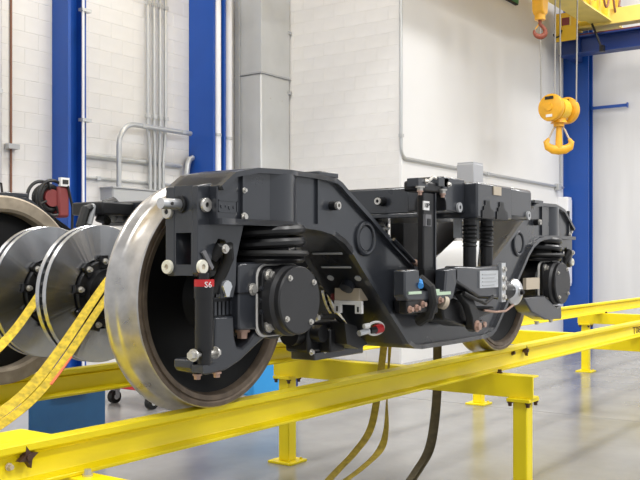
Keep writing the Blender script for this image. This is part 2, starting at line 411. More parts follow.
MB().box(12.60, 13.20, 4.22, 4.28, 6.34, 6.77).build('frame', DARK, t)

# ================================================================= STAND (yellow track stand)
ZR = 0.972
st = thing('track_stand', (4.5, 0.75, 0), 'long bright yellow steel track stand carrying the charcoal bogie', 'stand')
XE0, XE1 = -1.9, 13.4
for yc in (0.0, 1.5):
    s_ = 1 if yc == 0 else -1
    mb = MB()
    prof = [(-0.04 * s_, 0), (0.033 * s_, 0), (0.033 * s_, -0.026), (0.012, -0.04), (0.007, -0.05), (0.007, -0.108), (0.014, -0.122), (0.055, -0.132), (0.055, -0.146),
            (-0.055, -0.146), (-0.055, -0.132), (-0.014, -0.122), (-0.007, -0.108), (-0.007, -0.05), (-0.012, -0.04), (-0.04 * s_, -0.026)]
    mb.prism([(yc + a, ZR + b) for a, b in prof], XE0, XE1, 'x')
    rail = mb.build('rail_beam', YELLOW, st, bevel=0.003)
    if yc == 0: frail = rail
PX = [-0.72, 2.78, 6.21, 9.64, 13.05]
def post(x, y):
    p = MB().box(x - 0.05, x + 0.05, y - 0.05, y + 0.05, 0.018, 0.655).build('post', YELLOW, st, bevel=0.008)
    MB().box(x - 0.11, x + 0.11, y - 0.11, y + 0.11, 0.0, 0.018).build('base_plate', YELLOW, p, bevel=0.003)
    MB().box(x - 0.085, x + 0.085, y - 0.08, y + 0.08, 0.655, 0.678).build('cap_plate', YELLOW, p, bevel=0.003)
    for a in (-1, 1):
        for b in (-1, 1):
            bolt(p, (x + a * 0.065, y + b * 0.062, 0.655), (0, 0, -1), 0.014, 0.03, STAR, name='nut')
    for a in (-1, 1): bolt(p, (x + a * 0.075, y - 0.075, 0.018), (0, 0, 1), 0.01, 0.014, YELLOW)
for x in PX:
    y0, y1 = -0.34, 1.80
    mb = MB(); T = 0.826; B = 0.678
    mb.prism([(x - 0.05, B), (x + 0.05, B), (x + 0.05, B + 0.012), (x - 0.032, B + 0.012), (x - 0.032, T - 0.012), (x + 0.05, T - 0.012), (x + 0.05, T), (x - 0.05, T)], y0, y1)
    cb = mb.build('cross_beam', YELLOW, st, bevel=0.003)
    for yr in (0.0, 1.5):
        for a in (-0.085, 0.085):
            bolt(cb, (x + 0.005, yr + a, T), (0, 0, 1), 0.014, 0.024, STAR if x > 0 else ZINC)
            bolt(cb, (x + 0.005, yr + a, T - 0.012), (0, 0, -1), 0.013, 0.02, STAR, name='nut')
    for y in (-0.25, 1.70): post(x, y)
# left deck plates beside the front rail head
MB().box(-1.9, -0.775, 0.036, 0.21, 0.945, 0.971).build('deck_plate', YELLOW, st, bevel=0.004)
MB().box(-1.9, -0.80, 0.058, 0.19, 0.827, 0.945).build('deck_support', YELLOW, st)
def star(x, m, z=0.925):
    def mk(mb):
        pts = []
        for k in range(8):
            r = 0.040 if k % 2 == 0 else 0.016; a = PI / 4 * k + 0.25
            pts.append((r * math.cos(a), r * math.sin(a)))
        mb.prism(pts, 0.012, 0.034, 'z'); mb.cyl((0, 0, 0), (0, 0, 0.012), 0.014, n=10); mb.cyl((0, 0, 0.034), (0, 0, 0.042), 0.012, n=10)
    o = inst('star_knob', mk, 'star_knob', m, st, (x, -0.008, z), (0, -1, 0), label='rust brown four pointed star knob on the rail web')
    return o
star(-0.93, STAR); star(3.36, STAR, 0.925)
bolt(st, (-0.99, -0.012, 0.90), (0, -1, 0), 0.010, 0.02, BEIGE)
bolt(st, (3.16, -0.012, 0.925), (0, -1, 0), 0.014, 0.02, STAR)
tx = text('T08', 0.095, STAR, st, (6.16, -0.0085, 0.886), (PI / 2, 0, 0), 'stencil', label='black stencilled letters T08 on the front rail'); tx.scale = (1.7, 1, 1)

# ================================================================= BOGIE
bo = thing('rail_bogie', (1.43, 0.75, ZR), 'charcoal two axle rail bogie with silver wheels and brake discs on yellow track', 'bogie')
AX = ZR + 0.46
def wheel(sx, sy):
    XF['sx'], XF['sy'] = sx, sy
    c = (0, 0, AX)
    wp = MB().lathe([(0.0, -0.045), (0.115, -0.045), (0.125, -0.03), (0.15, 0.0), (0.25, 0.012), (0.36, -0.018), (0.392, -0.034), (0.405, -0.034), (0.405, 0.03), (0.37, 0.03), (0.25, 0.045), (0.15, 0.05), (0.12, 0.075), (0.0, 0.075)], c, n=64).build('wheel', WEB, bo)
    MB().lathe([(0.456, -0.065), (0.460, -0.060), (0.460, -0.02), (0.462, 0.034), (0.470, 0.052), (0.484, 0.066), (0.489, 0.078), (0.487, 0.090)], c, n=96).build('tread', STEEL, wp, label='polished silver running surface with flange')
    MB().lathe([(0.456, -0.065), (0.440, -0.066), (0.430, -0.060), (0.428, -0.0665), (0.408, -0.064), (0.400, -0.050), (0.397, -0.030)], c, n=96).build('rim_face', RIM, wp, label='brown rusty rim face')
    MB().lathe([(0.487, 0.090), (0.478, 0.096), (0.42, 0.096), (0.405, 0.086), (0.402, 0.03)], c, n=96).build('rim_back', TAN, wp, label='tan inner rim face')
    XF['sx'] = XF['sy'] = False
for sx in (False, True):
    for sy in (False, True): wheel(sx, sy)
def axle(x, ys):
    ax = MB().cyl((x, -0.1, AX), (x, 1.6, AX), 0.085, n=28).build('axle', BLACK, bo)
    for k, y in enumerate(ys):
        c = (x, y, AX)
        d = MB().lathe([(0.165, -0.036), (0.318, -0.036), (0.320, -0.034), (0.320, -0.014), (0.318, -0.012), (0.165, -0.012)], c, n=72, closed=True)
        d.lathe([(0.165, 0.036), (0.318, 0.036), (0.320, 0.034), (0.320, 0.014), (0.318, 0.012), (0.165, 0.012)], c, n=72, closed=True)
        do = d.build('brake_disc', DISC, bo, label='polished steel ventilated brake disc')
        v = MB()
        for i in range(36):
            a = 2 * PI * i / 36; ca, sa = math.cos(a), math.sin(a)
            p0 = Vector((x + 0.19 * ca, y, AX + 0.19 * sa)); p1 = Vector((x + 0.306 * ca, y, AX + 0.306 * sa)); n = Vector((-sa, 0, ca)) * 0.007
            e = Vector((0, 0.0125, 0))
            v.add([p0 - n - e, p0 + n - e, p1 + n - e, p1 - n - e, p0 - n + e, p0 + n + e, p1 + n + e, p1 - n + e], [(0, 1, 2, 3), (7, 6, 5, 4), (0, 1, 5, 4), (1, 2, 6, 5), (2, 3, 7, 6), (3, 0, 4, 7)])
        v.build('cooling_vanes', DISCEDGE, do, smooth=False)
        MB().lathe([(0.085, -0.085), (0.115, -0.085), (0.118, -0.055), (0.150, -0.052), (0.156, -0.040), (0.156, 0.040), (0.150, 0.052), (0.118, 0.055), (0.115, 0.085), (0.085, 0.085)], c, n=40).build('hub', BLACK, do)
        for i in range(9):
            a = 2 * PI * i / 9 + 0.2; ca, sa = math.cos(a), math.sin(a)
            q = MB(); u = Vector((ca, 0, sa)); n = Vector((-sa, 0, ca)) * 0.026
            p0, p1 = Vector(c) + u * 0.120, Vector(c) + u * 0.178
            e0, e1 = Vector((0, -0.062, 0)), Vector((0, -0.043, 0))
            q.add([p0 - n + e0, p0 + n + e0, p1 + n * 0.7 + e0, p1 - n * 0.7 + e0, p0 - n + e1, p0 + n + e1, p1 + n * 0.7 + e1, p1 - n * 0.7 + e1], [(0, 1, 2, 3), (7, 6, 5, 4), (0, 1, 5, 4), (1, 2, 6, 5), (2, 3, 7, 6), (3, 0, 4, 7)])
            q.build('lug', BLACK, do)
            bolt(do, Vector(c) + u * 0.150 + e0, (0, -1, 0), 0.011, 0.018, ZINC)
axle(0.0, (0.20, 0.695, 1.065)); axle(2.86, (0.42, 0.80, 1.18))

# ---- side frames
HALF_T = [(-0.41, 1.860), (-0.33, 1.915), (-0.2, 1.94), (0.0, 1.948), (0.2, 1.945), (0.33, 1.935), (0.37, 1.920), (0.41, 1.895), (0.6, 1.79), (0.785, 1.68), (1.01, 1.56), (1.12, 1.515), (1.24, 1.495), (1.43, 1.49)]
HALF_B = [(-0.41, 1.72), (-0.1, 1.722), (0.07, 1.72), (0.2, 1.712), (0.285, 1.697), (0.376, 1.660), (0.45, 1.610), (0.52, 1.545), (0.69, 1.395), (0.93, 1.185), (0.99, 1.158), (1.06, 1.150), (1.43, 1.148)]
mir = lambda pts: pts + [(2.86 - x, z) for x, z in reversed(pts[:-1])]
TOP, BOT = mir(HALF_T), mir(HALF_B)
TOP = TOP[:-3] + [(2.95, 1.935), (3.03, 1.918), (3.22, 1.80)]; BOT = BOT[:-2] + [(2.96, 1.722), (3.22, 1.72)]
def side_frame(sy):
    XF['sx'] = False; XF['sy'] = sy
    sf = MB().prism(TOP + BOT[::-1], -0.425, -0.19).build('side_frame', BOGIE, bo, bevel=0.004)
    MB().plate(TOP, -0.020, -0.447, -0.165).build('top_flange', BOGIE, sf)
    MB().plate(BOT, 0.022, -0.450, -0.165).build('bottom_flange', BOGIE, sf)
    for x in (0.0, 2.86):
        MB().cyl((x + (-0.02 if x < 1 else 0.02), -0.285, 1.735), (x + (-0.02 if x < 1 else 0.02), -0.285, 1.93), 0.165, n=40).build('spring_pocket', BOGIE, sf)
    for s_ in (1, -1):
        X = lambda v: v if s_ == 1 else 2.86 - v
        # cast boss ring and disc
        MB().lathe([(0.058, 0.0), (0.062, -0.012), (0.070, -0.014), (0.078, -0.010), (0.080, 0.0)], (X(0.575), -0.426, 1.685), n=36).build('boss_ring', BOGIE, sf)
        MB().cyl((X(0.575), -0.42, 1.685), (X(0.575), -0.432, 1.685), 0.052, n=32).build('boss_plate', BOGIE, sf)
        MB().box(X(-0.275) - 0.007, X(-0.275) + 0.007, -0.437, -0.42, 1.745, 1.915).build('weld_rib', BOGIE, sf)
        bolt(sf, (X(-0.275), -0.437, 1.85), (0, -1, 0), 0.008, 0.012, ZINC); bolt(sf, (X(-0.275), -0.437, 1.752), (0, -1, 0), 0.012, 0.012, ZINC)
        MB().box(X(0.205) - 0.006, X(0.205) + 0.006, -0.436, -0.42, 1.74, 1.93).build('weld_rib', BOGIE, sf)
        MB().box(min(X(0.20), X(0.345)), max(X(0.20), X(0.345)), -0.44, -0.17, 1.938, 1.960).build('lifting_pad', BOGIE, sf, bevel=0.004)
        MB().cyl((X(0.31), -0.42, 1.82), (X(0.31), -0.455, 1.82), 0.020, n=16).build('stub_pin', BLACK, sf)
        MB().lathe([(0.008, 0), (0.017, 0), (0.017, -0.012), (0.008, -0.012)], (X(0.31), -0.455, 1.82), n=16, closed=True).build('pin_sleeve', ZINC, sf)
        MB().prism([(X(0.60), 1.30), (X(0.70), 1.28), (X(0.74), 1.22), (X(0.80), 1.19), (X(0.72), 1.17), (X(0.62), 1.20)], -0.30, -0.22).build('arch_gusset', BLACK, sf)
    XF['sy'] = False
    if not sy:
        # cast maker's plate: raised frame with raised worn lettering
        q = MB(); x0, x1, z0, z1 = -0.405, -0.30, 1.765, 1.81
        y0 = -0.4275
        for a in ((x0, x1, z0, z0 + 0.004), (x0, x1, z1 - 0.004, z1), (x0, x0 + 0.004, z0, z1), (x1 - 0.004, x1, z0, z1)): q.box(a[0], a[1], y0, -0.42, a[2], a[3])
        q.build('casting_frame', BOGIE, sf)
        for k, (w_, h0_, h1_) in enumerate(((0.016, 0.010, 0.034), (0.010, 0.016, 0.030), (0.018, 0.012, 0.026), (0.012, 0.010, 0.032))):
            cx = x0 + 0.020 + k * 0.022; MB().cyl((cx, -0.42, z0 + (h0_ + h1_) / 2), (cx, y0, z0 + (h0_ + h1_) / 2), w_ / 2, n=10).build('casting_mark', BOGIE, sf)
    return sf
nsf = side_frame(False); side_frame(True)

def corner(sx, sy, detail=True):
    XF['sx'], XF['sy'] = sx, sy
    # ---- end bracket
    eb_mb = MB()
    cheek = [(-0.470, 1.545), (-0.458, 1.532), (-0.43, 1.53), (-0.405, 1.56), (-0.385, 1.63), (-0.36, 1.668), (-0.325, 1.665), (-0.30, 1.63), (-0.305, 1.58), (-0.345, 1.50), (-0.345, 1.45),
             (-0.275, 1.45), (-0.26, 1.50), (-0.255, 1.60), (-0.235, 1.66), (-0.215, 1.72), (-0.215, 1.88), (-0.34, 1.88), (-0.405, 1.870), (-0.470, 1.858)]
    eb = MB().prism(cheek, -0.385, -0.358).build('end_bracket', BOGIE, bo, bevel=0.003)
    MB().prism([(-0.470, 1.545), (-0.458, 1.532), (-0.40, 1.535), (-0.36, 1.60), (-0.30, 1.72), (-0.30, 1.878), (-0.405, 1.868), (-0.470, 1.858)], -0.268, -0.225).build('far_cheek', BOGIE, eb, bevel=0.003)
    a, b, y0, y1 = -0.467, -0.43, -0.360, -0.265
    for (ya, yb, za, zb) in ((y0, y1, 1.69, 1.860), (y0, y1, 1.535, 1.575), (y0, y0 + 0.010, 1.575, 1.69), (y1 - 0.010, y1, 1.575, 1.69)):
        MB().box(a, b, ya, yb, za, zb).build('end_plate', BOGIE, eb)
    MB().box(-0.30, -0.26, -0.335, -0.18, 1.55, 1.86).build('inner_wall', BLACK, eb)
    MB().box(-0.36, -0.34, -0.31, -0.25, 1.58, 1.64).build('inner_bumper', DRED, eb)
    def boss(x, z, y, solid, ax=(0, 1, 0)):
        p = [(0.010, -0.012), (0.024, -0.012), (0.026, -0.008), (0.026, 0.0), (0.010, 0.0)]
        MB().lathe(p, (x, y, z), ax, n=24, closed=True).build('bush', CREAM if solid else ZINC, eb, label='pale ring bush')
        A_ = Vector(ax); MB().cyl(Vector((x, y, z)) - A_ * 0.002, Vector((x, y, z)) - A_ * 0.007, 0.012, n=12).build('bush_core', BLACK if not solid else BEIGE, eb)
    for (x, z, so) in ((-0.432, 1.790, False), (-0.452, 1.567, True)): boss(x, z, -0.386, so)
    for (x, z, so) in ((-0.470, 1.768, False), (-0.470, 1.566, True)): boss(x, z, -0.240, so, (1, 0, 0))
    MB().cyl((-0.460, -0.30, 1.793), (-0.478, -0.30, 1.793), 0.032, n=20).build('pin_collar', BLACK, eb)
    pn = MB().cyl((-0.478, -0.30, 1.793), (-0.565, -0.295, 1.793), 0.020, n=18).build('spigot_pin', ALU, eb, label='silver spigot pin')
    MB().cyl((-0.53, -0.317, 1.793), (-0.53, -0.321, 1.793), 0.006, n=8).build('pin_hole', DARK, eb)
    # ---- axle box, cover
    c = (0, -0.3, AX)
    ab = MB().lathe([(0.06, 0.20), (0.150, 0.20), (0.158, 0.19), (0.158, -0.065), (0.150, -0.076), (0.0, -0.076)], c, n=40).build('axle_box', BLACK, bo)
    MB().prism([(-0.245, 1.335), (-0.235, 1.325), (-0.09, 1.32), (-0.07, 1.33), (-0.07, 1.57), (-0.09, 1.585), (-0.225, 1.58), (-0.245, 1.57)], -0.385, -0.17).build('clamp_block', BOGIE, ab, bevel=0.010)
    MB().box(-0.249, -0.08, -0.389, -0.166, 1.462, 1.468).build('clamp_split', BLACK, ab)
    bolt(ab, (-0.165, -0.387, 1.478), (0, -1, 0), 0.018, 0.012, ZINC); bolt(ab, (-0.17, -0.34, 1.322), (0, 0, -1), 0.022, 0.035, COPPER)
    bolt(ab, (-0.11, -0.30, 1.322), (0, 0, -1), 0.022, 0.035, COPPER)
    MB().lathe([(0.0, 0.0), (0.165, 0.0), (0.175, 0.012), (0.165, 0.030), (0.0, 0.030)], (0, -0.3, 1.578), (0, 0, 1), n=40).build('spring_seat', BLACK, ab)
    def flange(r, y0, y1):
        pts = []
        for k in range(4):
            a0 = 45 + 90 * k
            pts += arc(r * 0.78 * math.cos(math.radians(a0)), AX + r * 0.78 * math.sin(math.radians(a0)), r * 0.31, a0 - 42, a0 + 42, 6)
        return MB().prism(pts, y0, y1)
    flange(0.166, -0.388, -0.378).build('gasket', SEAL, ab, label='white squeezed out sealant around cover')
    cv = flange(0.158, -0.412, -0.388).build('cover', BLACK, ab, bevel=0.004)
    MB().lathe([(0.142, -0.112), (0.142, -0.150), (0.132, -0.165), (0.135, -0.187), (0.130, -0.194), (0.0, -0.194)], (0, -0.3, AX), n=48).build('end_cap', COVER, ab, label='round dark grey axle end cap')
    for k in range(4):
        a = math.radians(45 + 90 * k)
        bolt(ab, (0.124 * 1.12 * math.cos(a), -0.412, AX + 0.124 * 1.12 * math.sin(a)), (0, -1, 0), 0.019, 0.022, ZINC)
        a2 = math.radians(38 + 90 * k)
        bolt(ab, (0.112 * math.cos(a2), -0.494, AX + 0.112 * math.sin(a2)), (0, -1, 0), 0.009, 0.010, ZINC)
    for k, z in enumerate((1.50, 1.455, 1.41)): bolt(ab, (-0.136, -0.405, z - 0.02), (0, -1, 0), 0.008, 0.01, BOGIE)
    # ---- coil spring
    hx = [(0.148 * math.cos(t), -0.31 + 0.148 * math.sin(t), 1.625 + 0.092 * t / (2 * PI * 1.9)) for t in [2 * PI * 1.9 * k / 76 for k in range(77)]]
    sp = MB().tube(hx, 0.0215, 10).build('coil_spring', BLACK, bo)
    MB().lathe([(0.0, 0), (0.10, 0), (0.10, 0.12), (0.0, 0.12)], (0, -0.31, 1.60), (0, 0, 1), n=28).build('inner_rubber', RUBBER, sp)
    MB().lathe([(0.105, 0), (0.178, 0), (0.184, 0.010), (0.176, 0.022), (0.105, 0.022)], (0, -0.31, 1.606), (0, 0, 1), n=36).build('lower_washer', RUBBER, sp)
    # ---- swing arm and vertical damper
    dm = None
    if not sx:
        arm = [(-0.485, 1.205), (-0.475, 1.19), (-0.40, 1.172), (-0.30, 1.178), (-0.22, 1.205), (-0.12, 1.258), (-0.02, 1.305), (0.06, 1.33), (0.06, 1.40), (-0.06, 1.37), (-0.125, 1.315), (-0.165, 1.275), (-0.205, 1.255), (-0.235, 1.262), (-0.25, 1.30), (-0.255, 1.38), (-0.355, 1.38), (-0.36, 1.27), (-0.40, 1.235), (-0.485, 1.235)]
        sa = MB().prism(arm, -0.37, -0.28).build('swing_arm', BOGIE, bo, bevel=0.008)
        MB().prism([(-0.36, 1.33), (-0.215, 1.33), (-0.215, 1.50), (-0.26, 1.54), (-0.345, 1.52), (-0.36, 1.48)], -0.345, -0.30).build('arm_housing', BLACK, sa, bevel=0.006)
        for k in range(5):
            xx = -0.335 + 0.022 * k
            MB().box(xx - 0.006, xx + 0.006, -0.350, -0.34, 1.385, 1.435).build('cooling_rib', BOGIE, sa)
        MB().box(-0.345, -0.22, -0.350, -0.34, 1.447, 1.452).build('housing_seam', BOGIE, sa)
        bolt(sa, (-0.445, -0.36, 1.180), (0, 0, -1), 0.013, 0.02, COPPER); bolt(sa, (-0.34, -0.36, 1.176), (0, 0, -1), 0.013, 0.02, COPPER)
        dx, dy = -0.452, -0.40
        dm = MB().cyl((dx, dy, 1.270), (dx, dy, 1.455), 0.034, n=24).build('primary_damper', BLACK, bo)
        MB().cyl((dx, dy, 1.455), (dx, dy, 1.497), 0.037, n=24).build('dust_tube', BLACK, dm)
        MB().cyl((dx, dy, 1.485), (dx, dy, 1.522), 0.036, n=24).build('warning_band', RED, dm, label='red band with white marking')
        MB().cyl((dx, dy, 1.522), (dx, dy, 1.545), 0.018, n=14).build('damper_rod', BLACK, dm)
        MB().cyl((dx, dy, 1.215), (dx, dy, 1.275), 0.026, n=18).build('lower_eye', BLACK, dm)
        MB().cyl((-0.505, dy, 1.255), (-0.395, dy, 1.255), 0.010, n=12).build('clevis_pin', ZINC, dm)
        for xx in (-0.504, -0.398): bolt(dm, (xx, dy, 1.255), (1 if xx > -0.4 else -1, 0, 0), 0.017, 0.022, ZINC, name='nut')
        MB().box(-0.485, -0.41, -0.425, -0.37, 1.19, 1.218).build('damper_foot', BOGIE, dm)
    # ---- hose elbow and clip beside the bracket
    hp = [(-0.375, -0.37, 1.60), (-0.365, -0.40, 1.635), (-0.335, -0.41, 1.64), (-0.315, -0.395, 1.60), (-0.325, -0.37, 1.54), (-0.35, -0.35, 1.47)]
    hs = MB().tube(hp, 0.022, 12).build('hose_elbow', RUBBER, bo)
    bolt(hs, (-0.368, -0.425, 1.632), (0, -1, 0), 0.013, 0.012, ZINC)
    MB().prism([(-0.455, 1.618), (-0.44, 1.628), (-0.395, 1.565), (-0.405, 1.555)], -0.396, -0.386).build('clip_strip', ARMGREY, hs)
    MB().prism([(-0.345, 1.495), (-0.335, 1.510), (-0.318, 1.516), (-0.301, 1.508), (-0.294, 1.492), (-0.303, 1.475), (-0.310, 1.455), (-0.326, 1.455), (-0.334, 1.475)][::-1], -0.396, -0.386).build('earth_tag', SILVER, hs, label='silver teardrop tag')
    XF['sx'] = XF['sy'] = False
    return dm
dm0 = corner(False, False); corner(True, False); corner(False, True); corner(True, True)
text('S6', 0.030, WHITE, dm0, (-0.466, -0.4315, 1.503), (PI / 2, 0, -0.40), 'band_marking', 0.003)

# ---- soffit hardware near the front arch (beige pads, white bracket, holes)
def soffit_point(t, y):   # along the arch between (0.52,1.545) and (0.93,1.185)
    x = 0.52 + (0.93 - 0.52) * t; z = 1.545 + (1.185 - 1.545) * t
    return Vector((x, y, z))
sd = (Vector((0.93, 0, 1.185)) - Vector((0.52, 0, 1.545))).normalized(); sn = Vector((sd.z, 0, -sd.x)) * 1.0
if sn.x > 0: sn = -sn
def soffit_box(t0, t1, y0, y1, h, name, m, parent=None, label=None, h0=0.0):
    a, b = soffit_point(t0, 0), soffit_point(t1, 0); vv = []
    for hh in (h0, h):
        for p, y in ((a, y0), (b, y0), (b, y1), (a, y1)): vv.append((p.x + sn.x * hh, y, p.z + sn.z * hh))
    return MB().add(vv, [(3, 2, 1, 0), (4, 5, 6, 7), (0, 1, 5, 4), (1, 2, 6, 5), (2, 3, 7, 6), (3, 0, 4, 7)]).build(name, m, parent or nsf, label, bevel=0.002)
bp_ = MB().box(0.605, 0.68, -0.378, -0.240, 1.402, 1.460).build('bump_pad', BEIGE, nsf, label='beige bump stop pad', bevel=0.003)
fk = MB().box(0.595, 0.612, -0.395, -0.245, 1.384, 1.402).build('stop_bracket', WHITE, nsf, label='white forked stop bracket', bevel=0.002)
for ya in (-0.395, -0.280):
    MB().box(0.595, 0.612, ya, ya + 0.035, 1.345, 1.384).build('bracket_leg', WHITE, nsf, label='white bracket leg')
    MB().box(0.592, 0.596, ya + 0.013, ya + 0.022, 1.352, 1.376).build('bracket_slot', DARK, nsf)
for t_ in (-0.22, -0.05): soffit_box(t_, t_ + 0.02, -0.40, -0.24, 0.006, 'weld_line', GREY)
for y_ in (-0.25, -0.40): 
    p = soffit_point(0.10, y_); MB().cyl(p, p + sn * 0.006, 0.016, n=12).build('plug', GREY, nsf)
p = soffit_point(0.18, -0.325); MB().cyl(p, p + sn * 0.03, 0.032, n=16).build('lug_eye', BOGIE, nsf)
bolt(nsf, soffit_point(0.30, -0.22) + sn * 0.02, sn, 0.012, 0.02, DRED)

for k, (x_, z_, r_) in enumerate(((0.80, 1.88, 0.03), (0.86, 1.90, 0.022), (0.95, 1.92, 0.03))):
    MB().tube([(x_ - 0.06, 1.70, z_ - 0.10), (x_ - 0.02, 1.70, z_ + 0.01), (x_ + 0.06, 1.72, z_ + 0.03), (x_ + 0.14, 1.74, z_ - 0.02), (x_ + 0.2, 1.76, z_ - 0.06)], r_, 8).build('far_hose', (RUBBER, GREY, RUBBER)[k], bo)
MB().box(0.84, 1.10, 1.62, 1.90, 1.86, 1.94).build('far_clamp', BLACK, bo, bevel=0.01)
# ---- brake unit under the frame behind the front wheel
bu = MB().box(0.50, 0.76, -0.17, -0.03, 1.16, 1.30).build('brake_unit', BLACK, bo, bevel=0.015)
MB().cyl((0.50, -0.10, 1.25), (0.44, -0.10, 1.25), 0.055, n=24).build('brake_cylinder', BLACK, bu)
MB().cyl((0.545, -0.17, 1.25), (0.545, -0.22, 1.25), 0.04, n=20).build('valve', BLACK, bu)
MB().box(0.58, 0.70, -0.235, -0.17, 1.16, 1.27).build('pad_holder', BLACK, bu, bevel=0.008)
MB().box(0.56, 0.98, -0.16, -0.02, 1.12, 1.16).build('mounting_bar', BOGIE, bu, bevel=0.006)
for k in range(5): bolt(bu, (0.515 + 0.055 * k, -0.172, 1.165 + 0.05 * (k % 2)), (0, -1, 0), 0.011, 0.014, BOGIE if k % 2 else ZINC)
MB().tube([(0.44, -0.2, 1.30), (0.50, -0.24, 1.335), (0.60, -0.25, 1.33), (0.68, -0.24, 1.29), (0.70, -0.22, 1.22)], 0.012, 8).build('air_hose', RUBBER, bu)
bolt(bu, (0.455, -0.24, 1.33), (0, -1, 0), 0.014, 0.02, ZINC)
# cable plugs hanging at the arch foot
cw = MB().tube([(0.595 + 0.07 * math.cos(a), -0.47, 1.283 + 0.028 * math.sin(a)) for a in [2 * PI * k / 24 for k in range(24)]], 0.006, 8, closed=True).build('cable_loop', WHITE, bo, label='white cable loop with red and white plugs')
MB().cyl((0.475, -0.46, 1.268), (0.535, -0.47, 1.275), 0.013, n=14).build('white_plug', SILVER, cw)
MB().cyl((0.50, -0.47, 1.297), (0.525, -0.48, 1.30), 0.012, n=12).build('plug_head', WHITE, cw)
MB().cyl((0.59, -0.47, 1.278), (0.63, -0.48, 1.282), 0.020, n=14).build('red_plug', RED, cw, label='red plug')
MB().cyl((0.545, -0.47, 1.275), (0.59, -0.475, 1.278), 0.015, n=14).build('black_plug', BLACK, cw)

# ---- transom and bolster
tr = MB().box(1.10, 1.76, -0.40, 1.90, 1.815, 1.955).build('transom', BOGIE, bo, bevel=0.012)
MB().box(1.095, 1.765, -0.42, 1.92, 1.800, 1.822).build('lower_flange', BOGIE, tr, bevel=0.004)
kn = MB().cyl((1.10, -0.20, 1.885), (1.055, -0.20, 1.885), 0.024, n=16).build('buffer_knob', BLACK, tr)
MB().lathe([(0.009, 0), (0.018, 0), (0.018, 0.01), (0.009, 0.01)], (1.055, -0.20, 1.885), (-1, 0, 0), n=16, closed=True).build('knob_ring', ZINC, kn)
lv=[(x0_, z0_) for x0_, z0_ in [(1.935, 1.505), (2.109, 1.534), (2.732, 1.725), (2.902, 1.846), (2.902, 1.916), (1.935, 1.876)]]
MB().prism(lv, 0.16, 0.26).build('brake_lever', BLACK, bo, bevel=0.006)
for k in range(5): MB().box(1.55 + 0.03 * k, 1.565 + 0.03 * k, 0.12, 0.17, 1.66, 1.80).build('bellows_rib', BOGIE, bo)
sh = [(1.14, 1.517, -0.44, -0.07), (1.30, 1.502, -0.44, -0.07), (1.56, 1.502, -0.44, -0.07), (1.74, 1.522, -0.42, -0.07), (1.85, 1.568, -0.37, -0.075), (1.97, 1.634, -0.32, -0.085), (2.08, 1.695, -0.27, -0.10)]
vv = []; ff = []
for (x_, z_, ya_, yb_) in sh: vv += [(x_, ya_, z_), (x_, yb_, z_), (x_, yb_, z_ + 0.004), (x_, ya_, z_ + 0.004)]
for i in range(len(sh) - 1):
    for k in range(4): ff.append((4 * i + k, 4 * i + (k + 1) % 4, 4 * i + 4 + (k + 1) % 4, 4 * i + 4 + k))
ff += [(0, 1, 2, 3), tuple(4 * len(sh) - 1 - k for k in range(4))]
MB().add(vv, ff).build('glare_sheet', GLARE, bo, label='added white sheet standing in for a bright reflection in the frame dip')  # added surface, its white stands in for a bright reflection here
rb_ = MB().box(1.00, 1.24, -0.14, 0.34, 1.52, 1.80).build('air_bellows', BLACK, bo, bevel=0.03)
for k in range(6): MB().box(0.985, 1.25, -0.155, 0.35, 1.545 + 0.04 * k, 1.562 + 0.04 * k).build('bellows_fold', BOGIE, rb_, bevel=0.006)
# dark equipment between the side frames: brake actuators under the transom
eq = MB().box(1.00, 1.80, 0.35, 1.45, 1.50, 1.80).build('brake_carrier', BLACK, bo, bevel=0.02)
for k in range(7):
    MB().box(0.985, 1.005, 0.37, 1.42, 1.53 + 0.036 * k, 1.545 + 0.036 * k).build('cooling_fin', BOGIE, eq)
for yc, xx, sg in ((0.20, 0.0, 1), (0.695, 0.0, 1), (1.065, 0.0, 1), (0.80, 2.86, -1), (1.18, 2.86, -1)):
    if True:
        cal = MB().prism([(xx + sg * 0.26, 1.40), (xx + sg * 0.36, 1.36), (xx + sg * 0.62, 1.42), (xx + sg * 0.86, 1.54), (xx + sg * 0.95, 1.62), (xx + sg * 0.86, 1.68), (xx + sg * 0.55, 1.60), (xx + sg * 0.30, 1.52)], yc - 0.10, yc + 0.10).build('brake_caliper', BLACK, bo, bevel=0.01)
        MB().cyl((xx + sg * 0.62, yc - 0.12, 1.52), (xx + sg * 0.62, yc + 0.12, 1.52), 0.06, n=20).build('caliper_cylinder', BOGIE, cal)
bl = MB().box(1.22, 1.64, -0.67, -0.35, 1.795, 1.972).build('bolster', BOGIE, bo, bevel=0.010)
MB().box(1.00, 1.225, -0.60, -0.40, 1.822, 1.988).build('bolster_wing', BOGIE, bl, bevel=0.008)
MB().box(1.635, 1.94, -0.66, -0.40, 1.806, 1.975).build('bolster_wing', BOGIE, bl, bevel=0.020)
MB().box(1.90, 1.97, -0.62, -0.56, 1.915, 1.955).build('wing_nub', BOGIE, bl, bevel=0.006)
MB().prism(arc(-0.53, 1.85, 0.085, 0, 180, 14) + [(-0.615, 1.825), (-0.445, 1.825)], 0.994, 1.004, 'x').build('wing_recess', BLACK, bl)
for (x, y, z) in ((1.15, -0.601, 1.845), (1.865, -0.661, 1.83)):
    MB().lathe([(0.010, 0), (0.024, 0), (0.024, -0.012), (0.010, -0.012)], (x, y, z), n=20, closed=True).build('ring_bush', GREY, bl)
    MB().cyl((x, y - 0.002, z), (x, y - 0.009, z), 0.012, n=12).build('bush_core', BLACK, bl)
